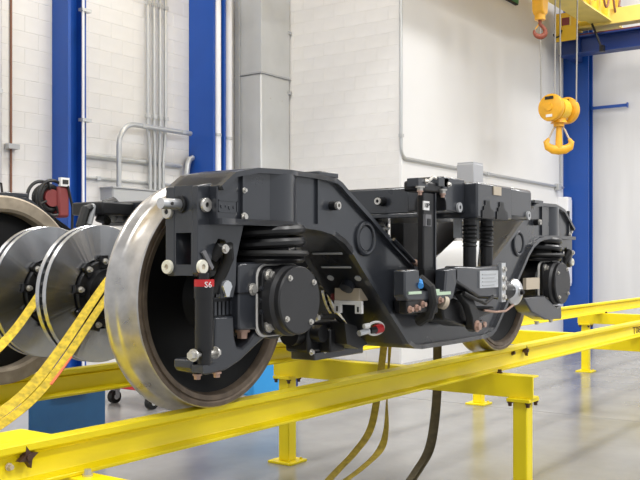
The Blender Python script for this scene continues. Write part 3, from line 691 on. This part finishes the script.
for x0 in (1.265, 1.435):       # stepped dark cut-outs at the strap anchors
    MB().prism([(x0, 1.796), (x0, 1.835), (x0 + 0.018, 1.835), (x0 + 0.018, 1.855), (x0 + 0.035, 1.862), (x0 + 0.035, 1.885), (x0 + 0.085, 1.885), (x0 + 0.085, 1.862), (x0 + 0.10, 1.845), (x0 + 0.135, 1.835), (x0 + 0.135, 1.796)], -0.676, -0.668).build('cutout', BLACK, bl)
MB().box(1.40, 1.49, -0.676, -0.669, 1.918, 1.962).build('rating_plate', BEIGE, bl, label='tan rating plate')
pb = MB().box(1.53, 1.65, -0.50, -0.40, 1.965, 2.100).build('centre_pad', PALEGREY, bl, label='pale grey block on top of bolster', bevel=0.004)
MB().box(1.533, 1.647, -0.497, -0.403, 2.100, 2.108).build('pad_lid', PALEGREY, pb)

# ---- vertical links (two slim ribbed black struts)
for xx in (1.36, 1.56):
    bk = MB().cyl((xx, -0.56, 1.42), (xx, -0.56, 1.80), 0.034, n=20).build('bellows_strut', BLACK, bo)
    for k in range(6): MB().lathe([(0.034, -0.006), (0.039, 0), (0.034, 0.006)], (xx, -0.56, 1.66 + 0.020 * k), (0, 0, 1), n=20).build('bellows_fold', RUBBER, bk)
    MB().cyl((xx, -0.56, 1.405), (xx, -0.56, 1.435), 0.045, n=20).build('strut_collar', BLACK, bk)
    MB().box(xx - 0.045, xx - 0.02, -0.53, -0.49, 1.70, 1.80).build('strut_tab', GREY, bk)

# ---- lateral damper mast with 10P plate
ms = MB().box(0.840, 0.945, -0.580, -0.545, 1.44, 1.905).build('damper_mast', BLACK, bo, bevel=0.006)
MB().box(0.943, 0.951, -0.586, -0.540, 1.44, 1.905).build('mast_edge', BOGIE, ms)
pl = MB().box(0.832, 0.886, -0.585, -0.579, 1.820, 1.862).build('number_plate', WHITE, ms, label='white plate lettered 10P')
text('10P', 0.032, BLACK, pl, (0.859, -0.586, 1.841), (PI / 2, 0, 0), 'plate_lettering', 0.001)
MB().box(0.838, 0.893, -0.592, -0.579, 1.745, 1.80).build('sensor_box', ARMGREY, ms)
MB().box(0.852, 0.882, -0.595, -0.591, 1.750, 1.780).build('sensor_window', BLACK, ms)
hd = MB().box(0.79, 1.03, -0.59, -0.50, 1.905, 1.955).build('mast_head', BLACK, ms, bevel=0.01)
MB().box(0.755, 0.845, -0.60, -0.54, 1.925, 1.962).build('head_clamp', BOGIE, ms)
MB().box(0.95, 1.05, -0.60, -0.54, 1.938, 1.978).build('head_clamp', BOGIE, ms)
for xx in (0.775, 0.995):
    bolt(ms, (xx, -0.597, 1.925), (0, 0, -1), 0.016, 0.022, ZINC); bolt(ms, (xx, -0.597, 1.905), (0, 0, -1), 0.011, 0.02, COPPER)
    bolt(ms, (xx + 0.05, -0.60, 1.95), (0, -1, 0), 0.010, 0.016, ZINC)
MB().tube([(0.87, -0.59, 1.955), (0.89, -0.60, 1.975), (0.92, -0.60, 1.972)], 0.008, 8).build('head_hose', ZINC, ms)
MB().tube([(0.78, -0.455, 1.685), (0.90, -0.455, 1.620), (0.985, -0.455, 1.575)], 0.008, 8).build('brake_pipe', BOGIE, ms)
MB().cyl((0.975, -0.455, 1.58), (1.0, -0.455, 1.568), 0.014, n=10).build('pipe_union', COPPER, ms)

# ---- lower mast bracket (open box with pale seal and blue plug)
y0, y1 = -0.66, -0.60
lb = MB().prism([(0.530, 1.545), (0.60, 1.550), (0.655, 1.548), (0.668, 1.455), (0.90, 1.440), (0.915, 1.545), (1.03, 1.552), (1.03, 1.50), (0.985, 1.412), (0.955, 1.398), (0.555, 1.412), (0.530, 1.432)], y0, y1).build('mast_bracket', BOGIE, bo, bevel=0.008)
MB().box(0.80, 0.95, -0.60, -0.45, 1.405, 1.43).build('bracket_floor', BOGIE, lb)
MB().box(0.83, 0.93, -0.59, -0.45, 1.42, 1.545).build('bracket_back', BLACK, lb)
MB().box(0.555, 0.665, y0 - 0.006, y0 + 0.01, 1.440, 1.452).build('seal_strip', PALEG, lb, label='pale green seal strip')
MB().box(0.76, 0.945, y0 - 0.006, y0 + 0.01, 1.428, 1.442).build('seal_strip', PALEG, lb)
MB().box(0.79, 0.83, y0 - 0.008, y0 + 0.02, 1.440, 1.456).build('seal_lump', PALEG, lb)
MB().cyl((0.690, -0.64, 1.490), (0.650, -0.67, 1.475), 0.017, 0.013, n=14).build('blue_plug', PLUG, lb, label='bright blue cable plug')
MB().tube([(0.690, -0.64, 1.490), (0.72, -0.62, 1.51), (0.74, -0.58, 1.52)], 0.009, 8).build('plug_cable', BLACK, lb)
for k in range(4):
    MB().box(0.838 + 0.024 * k, 0.852 + 0.024 * k, -0.586, -0.579, 1.530, 1.534).build('marker_stripe', (PLUG, BEIGE, PLUG, BEIGE)[k], ms)
MB().tube([(0.76, -0.60, 1.50), (0.76, -0.655, 1.46), (0.765, -0.665, 1.40), (0.775, -0.64, 1.34), (0.80, -0.58, 1.31)], 0.028, 10).build('guarded_hose', RUBBER, lb)
MB().cyl((0.90, -0.64, 1.395), (0.92, -0.65, 1.388), 0.032, n=18).build('round_fitting', BEIGE, lb)
for xx, zz in ((0.575, 1.375), (0.635, 1.378), (0.69, 1.392), (0.85, 1.405)):
    bolt(lb, (xx, -0.655, zz), (0, -1, 0), 0.012, 0.02, COPPER)
MB().box(0.80, 0.95, -0.60, -0.44, 1.335, 1.405).build('hanger', BLACK, lb, bevel=0.012)
MB().box(0.56, 0.80, -0.655, -0.61, 1.355, 1.415).build('hanger_lip', BLACK, lb, bevel=0.008)

# ---- traction arm with label plate and clamp, silver end disc
ta = MB().prism([(1.00, 1.560), (1.27, 1.553), (1.58, 1.560), (1.58, 1.385), (1.27, 1.402), (1.072, 1.465), (1.00, 1.49)], -0.66, -0.60).build('traction_arm', BOGIE, bo, bevel=0.010)
MB().box(1.255, 1.470, -0.667, -0.659, 1.448, 1.534).build('label_plate', SILVER, ta, label='silver data plate')
for k in range(4): MB().box(1.280, 1.440 - 0.02 * (k % 2), -0.6695, -0.6665, 1.512 - 0.018 * k, 1.518 - 0.018 * k).build('plate_line', GREY, ta)
MB().box(1.495, 1.545, -0.675, -0.655, 1.370, 1.572).build('clamp_bar', SILVER, ta, label='pale clamp bar with bolts')
for k in range(4): bolt(ta, (1.52, -0.675, 1.395 + 0.048 * k), (0, -1, 0), 0.013, 0.014, ZINC)
MB().cyl((1.56, -0.62, 1.43), (1.72, -0.62, 1.42), 0.05, n=20).build('arm_end', BLACK, ta)
MB().box(1.58, 1.75, -0.60, -0.44, 1.38, 1.47).build('arm_mount', BLACK, ta, bevel=0.01)
MB().lathe([(0.0, -0.034), (0.020, -0.034), (0.024, -0.024), (0.060, -0.008), (0.070, 0.002), (0.072, 0.012), (0.0, 0.014)], (1.725, -0.655, 1.414), (0.15, 1, 0), n=36).build('end_disc', ALU, ta, label='shiny silver domed end disc')
bolt(ta, (1.72, -0.689, 1.414), (-0.15, -1, 0), 0.012, 0.014, BLACK)
MB().tube([(1.70, -0.65, 1.345), (1.60, -0.65, 1.318), (1.50, -0.64, 1.318), (1.40, -0.62, 1.33)], 0.006, 8).build('earth_cable', COPPER, ta)
# linkage below the arm
lk = MB().prism([(1.13, 1.44), (1.20, 1.42), (1.235, 1.40), (1.30, 1.33), (1.32, 1.27), (1.30, 1.235), (1.265, 1.228), (1.235, 1.245), (1.23, 1.30), (1.19, 1.36), (1.10, 1.42)], -0.64, -0.60).build('hanger_link', BLACK, bo, bevel=0.005)
bolt(lk, (1.275, -0.64, 1.258), (0, -1, 0), 0.022, 0.02, COPPER); bolt(lk, (1.40, -0.60, 1.258), (0, -1, 0), 0.017, 0.03, COPPER)
MB().prism([(1.02, 1.40), (1.16, 1.40), (1.46, 1.33), (1.62, 1.34), (1.62, 1.31), (1.46, 1.29), (1.30, 1.25), (1.04, 1.30)], -0.58, -0.44).build('link_bracket', BLACK, lk, bevel=0.01)
MB().tube([(1.10, -0.655, 1.43), (1.20, -0.66, 1.40), (1.33, -0.66, 1.37), (1.42, -0.66, 1.40)], 0.010, 8).build('link_hose', RUBBER, lk)
MB().cyl((1.275, -0.60, 1.258), (1.40, -0.60, 1.258), 0.024, n=16).build('link_pin', BLACK, lk)
# rear guard bracket below the rear axle box
rg = MB().prism([(2.30, 1.355), (2.62, 1.36), (2.72, 1.325), (2.84, 1.27), (2.92, 1.285), (2.93, 1.195), (2.66, 1.203), (2.42, 1.265)], -0.46, -0.36).build('rail_guard', BOGIE, bo, bevel=0.008)
MB().box(2.33, 2.54, -0.462, -0.44, 1.405, 1.475).build('guard_plate', BEIGE, rg)
for xx in (2.86, 2.62): bolt(rg, (xx, -0.41, 1.195), (0, 0, -1), 0.013, 0.02, ZINC)

# ================================================================= STRAPS
def strap(label, path, wd, wid, m, extra=None, group='webbing straps'):
    t = thing('webbing_strap', path[-1], label, 'strap', group)
    b = MB().ribbon(path, wd, wid).build('webbing', m, t)
    if extra: extra(t)
    return t
def smooth_path(P, n=6):
    P = [Vector(p) for p in P]; out = []
    for i in range(len(P) - 1):
        p0, p1, p2, p3 = P[max(0, i - 1)], P[i], P[i + 1], P[min(len(P) - 1, i + 2)]
        for k in range(n):
            t = k / n
            out.append(0.5 * ((2 * p1) + (p2 - p0) * t + (2 * p0 - 5 * p1 + 4 * p2 - p3) * t * t + (3 * p1 - p0 - 3 * p2 + p3) * t ** 3))
    out.append(P[-1]); return out
P1 = smooth_path([(-0.02, 0.5, 1.525), (-0.09, 0.5, 1.515), (-0.401, 0.46, 1.214), (-0.595, 0.4, 1.083), (-0.752, 0.36, 1.014), (-0.927, 0.3, 0.972)])
def ex1(t):
    P = [Vector(p) + Vector((0.015, -0.035, -0.02)) for p in P1]
    MB().ribbon(P, (0.1, 1, 0.9), [0.022 + 0.012 * min(1, k / 10) for k in range(len(P))]).build('under_layer', STRAP, t)
    i = len(P1) // 2 + 1
    MB().ribbon([p + Vector((0.02, -0.048, -0.026)) for p in P1[i - 4:i + 1]], (0.2, 1, 0.5), 0.012).build('edge_tail', PINK, t, label='orange edge tail')
strap('yellow webbing strap looped over the axle beside the nearest brake disc', P1, (0, 1, 0.8), [0.026 + 0.016 * min(1, k / 12) for k in range(len(P1))], STRAP, ex1)
P2 = smooth_path([(0.0, 0.9, 1.522), (-0.09, 0.9, 1.51), (-0.329, 0.84, 1.293), (-0.528, 0.76, 1.181), (-0.708, 0.7, 1.104)])
strap('yellow webbing strap looped over the axle behind the nearest disc', P2, (0, 1, 0.8), 0.040, STRAP)
P3 = smooth_path([(2.615, 0.7, 1.145), (2.588, 0.7, 0.985), (2.495, 0.7, 0.625), (2.404, 0.7, 0.417), (2.216, 0.7, 0.299), (2.015, 0.7, 0.218), (1.868, 0.7, 0.157)])
strap('yellow webbing strap hanging under the bogie, leftmost of three', P3, [(0.7, -0.7, 0.2)] * len(P3), [0.05] * len(P3), OSTRAP)
P4 = smooth_path([(2.63, 0.66, 1.146), (2.603, 0.66, 0.986), (2.562, 0.66, 0.62), (2.549, 0.66, 0.399), (2.47, 0.66, 0.274), (2.241, 0.66, 0.193), (1.979, 0.66, 0.14)])
strap('twisted yellow webbing strap hanging under the bogie, middle of three', P4, [(0.3 + 0.02 * k, 0.95 - 0.06 * k, 0.3) for k in range(len(P4))], [0.05] * len(P4), OSTRAP)
P5 = smooth_path([(3.012, 0.5, 1.145), (3.012, 0.5, 0.963), (3.012, 0.5, 0.65), (2.967, 0.5, 0.388), (2.891, 0.5, 0.22), (2.745, 0.5, 0.119), (2.576, 0.5, 0.027)])
def ex5(t):
    P = [Vector(p) + Vector((-0.022 - 0.001 * k, 0, 0.0)) for k, p in enumerate(P5)]
    MB().ribbon(P, (0.7, -0.7, 0.2), 0.045).build('second_layer', DSTRAP, t)
strap('dark dirty webbing strap hanging under the bogie, rightmost of three', P5, (0.7, -0.7, 0.2), 0.055, DSTRAP, ex5)

# ================================================================= BACKGROUND OBJECTS
# blue fronted cabinets on the floor behind the stand
def cabinet(x0, x1, y0, y1, h, label):
    t = thing('tool_cabinet', ((x0 + x1) / 2, (y0 + y1) / 2, 0), label, 'cabinet', 'blue floor cabinets')
    MB().box(x0, x1, y0 + 0.02, y1, 0.0, h).build('body', WHITEP, t, bevel=0.006)
    MB().box(x0 - 0.002, x1 + 0.002, y0, y0 + 0.022, 0.03, h - 0.02).build('front_panel', CABBLUE, t, bevel=0.004)
    MB().box(x0 - 0.01, x1 + 0.01, y0 - 0.01, y1 + 0.01, h, h + 0.025).build('top', GREY, t, bevel=0.004)
    MB().box(x0 + 0.2, x1 - 0.2, y0 - 0.02, y0, h - 0.12, h - 0.09).build('handle', CABBLUE, t)
cabinet(1.56, 2.31, 3.27, 3.75, 0.60, 'blue fronted white cabinet on floor behind the left wheel')
cabinet(0.55, 1.33, 3.55, 4.1, 0.60, 'second blue cabinet at left edge below the yellow straps')
# red trolley
t = thing('flat_trolley', (4.5, 4.65, 0), 'low red trolley on black casters beyond the front wheel', 'trolley')
MB().box(3.78, 5.2, 4.22, 5.15, 0.20, 0.27).build('deck', RED, t, bevel=0.01)
MB().box(3.85, 5.1, 4.32, 5.05, 0.27, 0.36).build('dark_load', DARK, t, bevel=0.02)
for (cx, cy) in ((3.90, 4.36), (3.96, 5.0), (5.05, 4.36), (5.05, 5.0)):
    ct = MB().cyl((cx, cy - 0.035, 0.07), (cx, cy + 0.035, 0.07), 0.07, n=20).build('caster', RUBBER, t)
    MB().cyl((cx - 0.0, cy - 0.042, 0.07), (cx, cy + 0.042, 0.07), 0.03, n=14).build('caster_hub', WHITE, ct)
    MB().box(cx - 0.04, cx + 0.04, cy - 0.05, cy + 0.05, 0.145, 0.20).build('fork', GREY, ct)
    MB().box(cx - 0.02, cx + 0.03, cy - 0.052, cy - 0.042, 0.06, 0.15).build('fork_leg', SILVER, ct)
# blue bin on casters
t = thing('rolling_bin', (4.72, 3.62, 0), 'bright blue rolling bin seen behind the front wheel', 'bin')
bx, by = 4.72, 3.62
MB().prism([(bx - 0.40, 0.17), (bx + 0.36, 0.17), (bx + 0.42, 0.62), (bx - 0.45, 0.62)], by - 0.3, by + 0.3).build('tub', SKYBLUE, t, bevel=0.02)
MB().box(bx - 0.47, bx + 0.44, by - 0.33, by + 0.33, 0.60, 0.64).build('rim', SKYBLUE, t, bevel=0.008)
MB().box(bx + 0.28, bx + 0.33, by - 0.325, by - 0.29, 0.20, 0.60).build('corner_rib', NAVY, t)
for (a, b) in ((-0.3, -0.22), (0.27, -0.22), (-0.3, 0.22), (0.27, 0.22)):
    ct = MB().cyl((bx + a, by + b - 0.025, 0.06), (bx + a, by + b + 0.025, 0.06), 0.06, n=18).build('caster', RUBBER, t)
    MB().cyl((bx + a, by + b - 0.03, 0.06), (bx + a, by + b + 0.03, 0.06), 0.03, n=12).build('caster_hub', WHITE, ct)
    MB().box(bx + a - 0.03, bx + a + 0.03, by + b - 0.035, by + b + 0.035, 0.12, 0.17).build('fork', GREY, ct)
# hose reel on a post bracket
hx_, hy_, hz_ = 3.84, 6.0, 2.28
t = thing('hose_reel', (hx_, hy_, 0), 'dark hose reel with red drum before the left blue column', 'hose reel')
ring = lambda y, r: [(hx_ + r * math.cos(a), hy_ + y, hz_ + r * math.sin(a)) for a in [2 * PI * k / 28 for k in range(28)]]
MB().tube(ring(-0.10, 0.20), 0.02, 8, True).build('front_rim', BLACK, t); MB().tube(ring(0.10, 0.20), 0.02, 8, True).build('rear_rim', BLACK, t)
MB().cyl((hx_, hy_ - 0.10, hz_), (hx_, hy_ + 0.10, hz_), 0.10, n=24).build('drum', DRED, t)
for k in range(3): MB().tube(ring(-0.06 + 0.06 * k, 0.135), 0.028, 8, True).build('hose_coil', RUBBER, t)
for k in range(4):
    a = PI / 2 * k + 0.4
    MB().tube([(hx_ + 0.1 * math.cos(a), hy_ - 0.11, hz_ + 0.1 * math.sin(a)), (hx_ + 0.20 * math.cos(a), hy_ - 0.11, hz_ + 0.20 * math.sin(a))], 0.014, 6).build('spoke', BLACK, t)
MB().box(hx_ + 0.06, hx_ + 0.22, hy_ - 0.13, hy_ + 0.1, hz_ - 0.22, hz_ + 0.14).build('motor_housing', DRED, t, bevel=0.03)
MB().box(hx_ + 0.08, hx_ + 0.20, hy_ - 0.15, hy_ - 0.10, hz_ + 0.14, hz_ + 0.24).build('tag_plate', WHITE, t)
MB().box(hx_ + 0.10, hx_ + 0.18, hy_ - 0.156, hy_ - 0.148, hz_ + 0.165, hz_ + 0.215).build('tag_mark', DARK, t)
MB().tube([(hx_ + 0.18, hy_ - 0.14, hz_ + 0.15), (hx_ + 0.27, hy_ - 0.12, hz_ - 0.1), (hx_ + 0.25, hy_ - 0.1, 1.2)], 0.016, 8).build('feed_hose', RUBBER, t)
MB().box(hx_ - 0.05, hx_ + 0.05, hy_ - 0.05, hy_ + 0.05, 0.02, hz_).build('stand_post', BLACK, t)
MB().box(hx_ - 0.25, hx_ + 0.25, hy_ - 0.25, hy_ + 0.25, 0.0, 0.02).build('stand_base', BLACK, t)
# fire extinguisher, mostly cropped at the left edge
fx, fy = 3.30, 6.3
t = thing('fire_extinguisher', (fx, fy, 1.75), 'red fire extinguisher at the left edge beside far wheel', 'extinguisher')
MB().lathe([(0, 0), (0.085, 0), (0.09, 0.02), (0.09, 0.42), (0.07, 0.48), (0.03, 0.51), (0.03, 0.55), (0, 0.55)], (fx, fy, 1.90), (0, 0, 1), n=24).build('cylinder', RED, t)
MB().box(fx - 0.03, fx + 0.09, fy - 0.02, fy + 0.02, 2.45, 2.49).build('handle', BLACK, t)
MB().tube([(fx + 0.03, fy, 2.45), (fx + 0.14, fy, 2.44), (fx + 0.15, fy - 0.03, 2.2)], 0.014, 8).build('hose', RUBBER, t)
MB().box(fx - 0.05, fx + 0.05, fy + 0.085, 6.9, 2.1, 2.16).build('wall_bracket', RED, t)

# ================================================================= CRANE
rx = 14.86
rb = thing('runway_beam', (rx, 0, 5.62), 'blue crane runway beam high along the right wall', 'beam')
MB().box(rx - 0.15, rx + 0.15, -7.9, 4.0, 5.62, 5.65).build('lower_flange', NAVY, rb)
MB().box(rx - 0.015, rx + 0.015, -7.9, 4.0, 5.65, 5.95).build('web', NAVY, rb)
MB().box(rx - 0.15, rx + 0.15, -7.9, 4.0, 5.95, 5.98).build('upper_flange', NAVY, rb)
MB().box(rx - 0.04, rx + 0.04, -7.9, 4.0, 5.98, 6.03).build('crane_rail', DRED, rb, label='dark red crane rail')
for yy in (3.6, 2.2, 0.8, -1.0, -3.5): MB().box(rx - 0.14, rx - 0.015, yy - 0.01, yy + 0.01, 5.65, 5.95).build('stiffener', NAVY, rb)
MB().box(rx + 0.02, 15.695, 3.86, 4.0, 5.64, 5.96).build('column_bracket', NAVY, rb)
cr = thing('bridge_crane', (9.0, 3.2, 6.03), 'yellow overhead bridge crane at the top right', 'crane')
MB().box(rx - 0.13, rx + 0.13, 1.6, 3.62, 6.12, 6.42).build('end_truck', CRANEL, cr, bevel=0.01)
MB().box(rx - 0.17, rx + 0.17, 3.62, 4.08, 6.10, 6.46).build('wheel_housing', CRANEY, cr, bevel=0.006)
MB().box(rx - 0.206, rx - 0.198, 3.76, 3.92, 6.21, 6.36).build('housing_hole', DRED, cr, label='square dark hole in the wheel housing')
MB().box(rx - 0.208, rx - 0.198, 3.73, 3.76, 6.19, 6.38).build('hole_frame', CRANEL, cr); MB().box(rx - 0.208, rx - 0.198, 3.92, 3.95, 6.19, 6.38).build('hole_frame', CRANEL, cr)
MB().cyl((rx - 0.10, 3.84, 6.13), (rx + 0.10, 3.84, 6.13), 0.10, n=24).build('crane_wheel', DARK, cr)
MB().tube([(rx - 0.20, 3.92, 6.12), (rx - 0.23, 3.96, 6.00), (rx - 0.23, 4.04, 5.98), (rx - 0.20, 4.09, 6.06)], 0.018, 8).build('buffer_hoop', BLACK, cr)
MB().prism([(rx - 0.42, 6.16), (rx - 0.13, 6.16), (rx - 0.13, 6.42), (rx - 0.42, 6.34)], 3.36, 3.56).build('motor_box', CRANEY, cr, bevel=0.01)
MB().box(rx - 0.20, rx - 0.172, 3.60, 4.06, 5.90, 6.46).build('side_plate', CRANEY, cr)
gy0, gy1, gz0, gz1 = 2.98, 3.42, 6.17, 7.05
MB().box(-4, 15.45, gy0 - 0.03, gy1 + 0.03, gz0, gz0 + 0.03).build('bottom_flange', CRANEL, cr)
MB().box(-4, 15.40, gy0 + 0.02, gy1 - 0.02, gz0 + 0.03, gz1).build('girder', CRANEY, cr)
MB().box(-4, 15.45, gy0 - 0.03, gy1 + 0.03, gz1, gz1 + 0.03).build('top_flange', CRANEL, cr)
for k in range(12): MB().box(15.2 - 0.55 * k, 15.22 - 0.55 * k, gy0 - 0.02, gy0 + 0.02, gz0 + 0.03, gz1).build('stiffener', CRANEL, cr)
for k in range(8):
    xa = 15.1 - 0.62 * k
    MB().tube([(xa - 0.6 * s, gy0 - 0.10, gz1 - 0.08 - 0.66 * (1 - (2 * s - 1) ** 2)) for s in [j / 12 for j in range(13)]], 0.022, 8).build('festoon_loop', BROWN, cr)
MB().box(15.40, 15.47, 2.98, 3.12, 6.22, 6.62).build('end_stop', DRED, cr)
MB().tube([(14.62, 3.30, 6.15), (14.62, 3.2, 5.9), (14.64, 3.12, 5.66)], 0.022, 8).build('limit_chain', BLACK, cr)
MB().box(14.57, 14.69, 3.06, 3.14, 5.58, 5.70).build('limit_switch', BLACK, cr)
MB().box(9.9, 13.2, 2.0, 2.94, 6.30, 6.60).build('hoist_trolley', CRANEY, cr, bevel=0.02)

# ---- main hook block
C0 = Vector((camo.location)); cs, sn_ = math.cos(YAW), math.sin(YAW)
HX, HY, HZ = 12.14, 3.03, 4.13
hb = thing('hook_block', (HX, HY, 3.25), 'yellow hoist hook block with round sheave covers hanging from ropes', 'hook')
ax = Vector((0.978, -0.19, 0)).normalized(); sd_ = Vector((-ax.y, ax.x, 0))
H0 = Vector((HX, HY, HZ))
def cover(off):
    c = H0 + ax * off
    o = MB().lathe([(0.0, -0.05), (0.20, -0.05), (0.225, -0.035), (0.235, 0.0), (0.225, 0.06), (0.0, 0.06)], c, ax, n=40).build('sheave_cover', HOOKO, hb)
    MB().lathe([(0.0, -0.075), (0.06, -0.075), (0.07, -0.05)], c, ax, n=24).build('axle_nut', HOOKO, o)
    q = c - ax * 0.055
    def pl(z0, z1, hw, m, nm):
        MB().add([q - sd_ * hw + Vector((0, 0, z0)), q + sd_ * hw + Vector((0, 0, z0)), q + sd_ * hw + Vector((0, 0, z1)), q - sd_ * hw + Vector((0, 0, z1)),
                  q - sd_ * hw + Vector((0, 0, z0)) - ax * 0.006, q + sd_ * hw + Vector((0, 0, z0)) - ax * 0.006, q + sd_ * hw + Vector((0, 0, z1)) - ax * 0.006, q - sd_ * hw + Vector((0, 0, z1)) - ax * 0.006],
                 [(0, 1, 2, 3), (7, 6, 5, 4), (0, 1, 5, 4), (1, 2, 6, 5), (2, 3, 7, 6), (3, 0, 4, 7)]).build(nm, m, o)
    pl(0.135, 0.185, 0.08, BLACK, 'warning_label'); pl(-0.165, -0.12, 0.06, WHITE, 'load_label')
cover(-0.25); cover(0.24)
MB().cyl(H0 - ax * 0.25, H0 + ax * 0.25, 0.15, n=28).build('yoke_drum', HOOKO, hb)
MB().cyl(H0 - ax * 0.10, H0 + ax * 0.10, 0.19, n=28).build('centre_cheek', CRANEY, hb)
MB().cyl(H0 + Vector((0, 0, -0.14)), H0 + Vector((0, 0, -0.24)), 0.10, 0.14, n=20).build('swivel', HOOKO, hb)
MB().cyl(H0 + Vector((0, 0, -0.24)), H0 + Vector((0, 0, -0.30)), 0.09, n=20).build('hook_nut', HOOKO, hb)
# hook seen broadside: shank, then a swept bowl
cr_ = Vector((cs, -sn_, 0))
def hook(parent, top, sc, m, d):
    pts = [(0, 0), (0, -0.10), (-0.01, -0.16), (-0.09, -0.24), (-0.135, -0.33), (-0.11, -0.42), (-0.02, -0.465), (0.09, -0.44), (0.145, -0.36), (0.135, -0.29)]
    rad = [0.045, 0.045, 0.048, 0.05, 0.058, 0.068, 0.072, 0.06, 0.04, 0.014]
    P = smooth_path([top + d * (a * sc) + Vector((0, 0, b * sc)) for a, b in pts], 4)
    R = [rad[min(len(rad) - 1, int(i / 4))] * (1 - (i % 4) / 4) + rad[min(len(rad) - 1, int(i / 4) + 1)] * ((i % 4) / 4) for i in range(len(P))]
    mb = MB(); n = 12; nrm = d.cross(Vector((0, 0, 1))); vv = []
    for i, p in enumerate(P):
        t_ = (P[min(len(P) - 1, i + 1)] - P[max(0, i - 1)]).normalized(); u = t_.cross(nrm).normalized()
        for k in range(n):
            a = 2 * PI * k / n; vv.append(p + (u * math.cos(a) + nrm * 0.8 * math.sin(a)) * R[i] * sc)
    m_ = len(P); f = [(j * n + k, j * n + (k + 1) % n, (j + 1) * n + (k + 1) % n, (j + 1) * n + k) for j in range(m_ - 1) for k in range(n)] + [tuple(range(n - 1, -1, -1)), tuple(range((m_ - 1) * n, m_ * n))]
    h = mb.add(vv, f).build('hook', m, parent)
    MB().tube([top + d * 0.12 * sc + Vector((0, 0, -0.27 * sc)), top + d * 0.06 * sc + Vector((0, 0, -0.2 * sc)), top + d * 0.02 * sc + Vector((0, 0, -0.13 * sc))], 0.014 * sc, 6).build('safety_latch', HOOKO, parent)
def ramshorn(parent, top, sc, m, d):
    nrm = d.cross(Vector((0, 0, 1))); vv = []; f = []
    pts = [(0.20, -0.33), (0.25, -0.40), (0.22, -0.49), (0.12, -0.545), (0, -0.555), (-0.12, -0.545), (-0.22, -0.49), (-0.25, -0.40), (-0.20, -0.33)]
    rad = [0.03, 0.06, 0.08, 0.09, 0.095, 0.09, 0.08, 0.06, 0.03]
    P = [top + d * (a * sc) + Vector((0, 0, b * sc)) for a, b in pts]; n = 12
    for i, p in enumerate(P):
        t_ = (P[min(len(P) - 1, i + 1)] - P[max(0, i - 1)]).normalized(); u = t_.cross(nrm).normalized()
        for k in range(n):
            a = 2 * PI * k / n; vv.append(p + (u * math.cos(a) + nrm * 0.8 * math.sin(a)) * rad[i] * sc)
    for j in range(len(P) - 1):
        f += [(j * n + k, j * n + (k + 1) % n, (j + 1) * n + (k + 1) % n, (j + 1) * n + k) for k in range(n)]
    f += [tuple(range(n - 1, -1, -1)), tuple(range((len(P) - 1) * n, len(P) * n))]
    mb = MB().add(vv, f); mb.cyl(top + Vector((0, 0, -0.55 * sc)), top, 0.075 * sc, 0.05 * sc, n=16)
    mb.build('double_hook', m, parent)
    for q in (-1, 1):
        MB().tube([top + d * (0.05 * q * sc) + Vector((0, 0, -0.06 * sc)), top + d * (0.12 * q * sc) + Vector((0, 0, -0.16 * sc)), top + d * (0.21 * q * sc) + Vector((0, 0, -0.35 * sc))], 0.02 * sc, 8).build('safety_latch', BEIGE, parent)
ramshorn(hb, H0 + Vector((0, 0, -0.22)), 0.86, HOOKO, cr_)
for (off, side, xt) in ((-0.25, -0.08, -1), (-0.25, 0.20, 1), (0.24, -0.20, -1), (0.24, 0.12, 1)):
    b = H0 + ax * off + sd_ * side * 0.95 + Vector((0, 0, 0.08)); tpt = b + Vector((0, 0, 6.305 - HZ - 0.08)) + sd_ * side * 0.12
    MB().tube([b, tpt], 0.013, 8).build('wire_rope', ROPE, hb)
# ---- small auxiliary hook
z_ = 14.3
def at(x, y, z): 
    a = (x - 320) / 907.1
    return C0 + Vector((sn_ + a * cs, cs - a * sn_, -(y - 257.1) / 907.1)) * z
A0 = at(540, 12, z_)
ah = thing('auxiliary_hook', A0 + Vector((0, 0, -0.4)), 'smaller orange hoist block with rust red hook left of crane truck', 'hook')
MB().prism([(-0.11, 0.0), (-0.06, -0.05), (0.06, -0.05), (0.11, 0.0), (0.13, 0.20), (0.13, 0.45), (-0.13, 0.45), (-0.13, 0.20)], -0.09, 0.09).build('block', HOOKO, ah, bevel=0.02)
ah.children[0].location = Vector((0, 0, 0.60))
MB().cyl(A0 + Vector((0, 0, -0.04)), A0 + Vector((0, 0, 0.05)), 0.055, n=16).build('swivel', BEIGE, ah)
MB().cyl(A0 + Vector((0, 0, -0.13)) , A0 + Vector((0, 0, -0.04)), 0.085, n=18).build('bearing', HOOKO, ah)
hook(ah, A0 + Vector((0, 0, -0.10)), 0.62, RUST, -cr_)
MB().tube([A0 + cr_ * -0.06 + Vector((0, 0, 0.4)), A0 + cr_ * -0.06 + Vector((0, 0, 6.305 - A0.z))], 0.011, 8).build('hoist_chain', ROPE, ah)
MB().tube([A0 + cr_ * 0.06 + Vector((0, 0, 0.4)), A0 + cr_ * 0.06 + Vector((0, 0, 6.305 - A0.z))], 0.011, 8).build('hoist_chain', ROPE, ah)
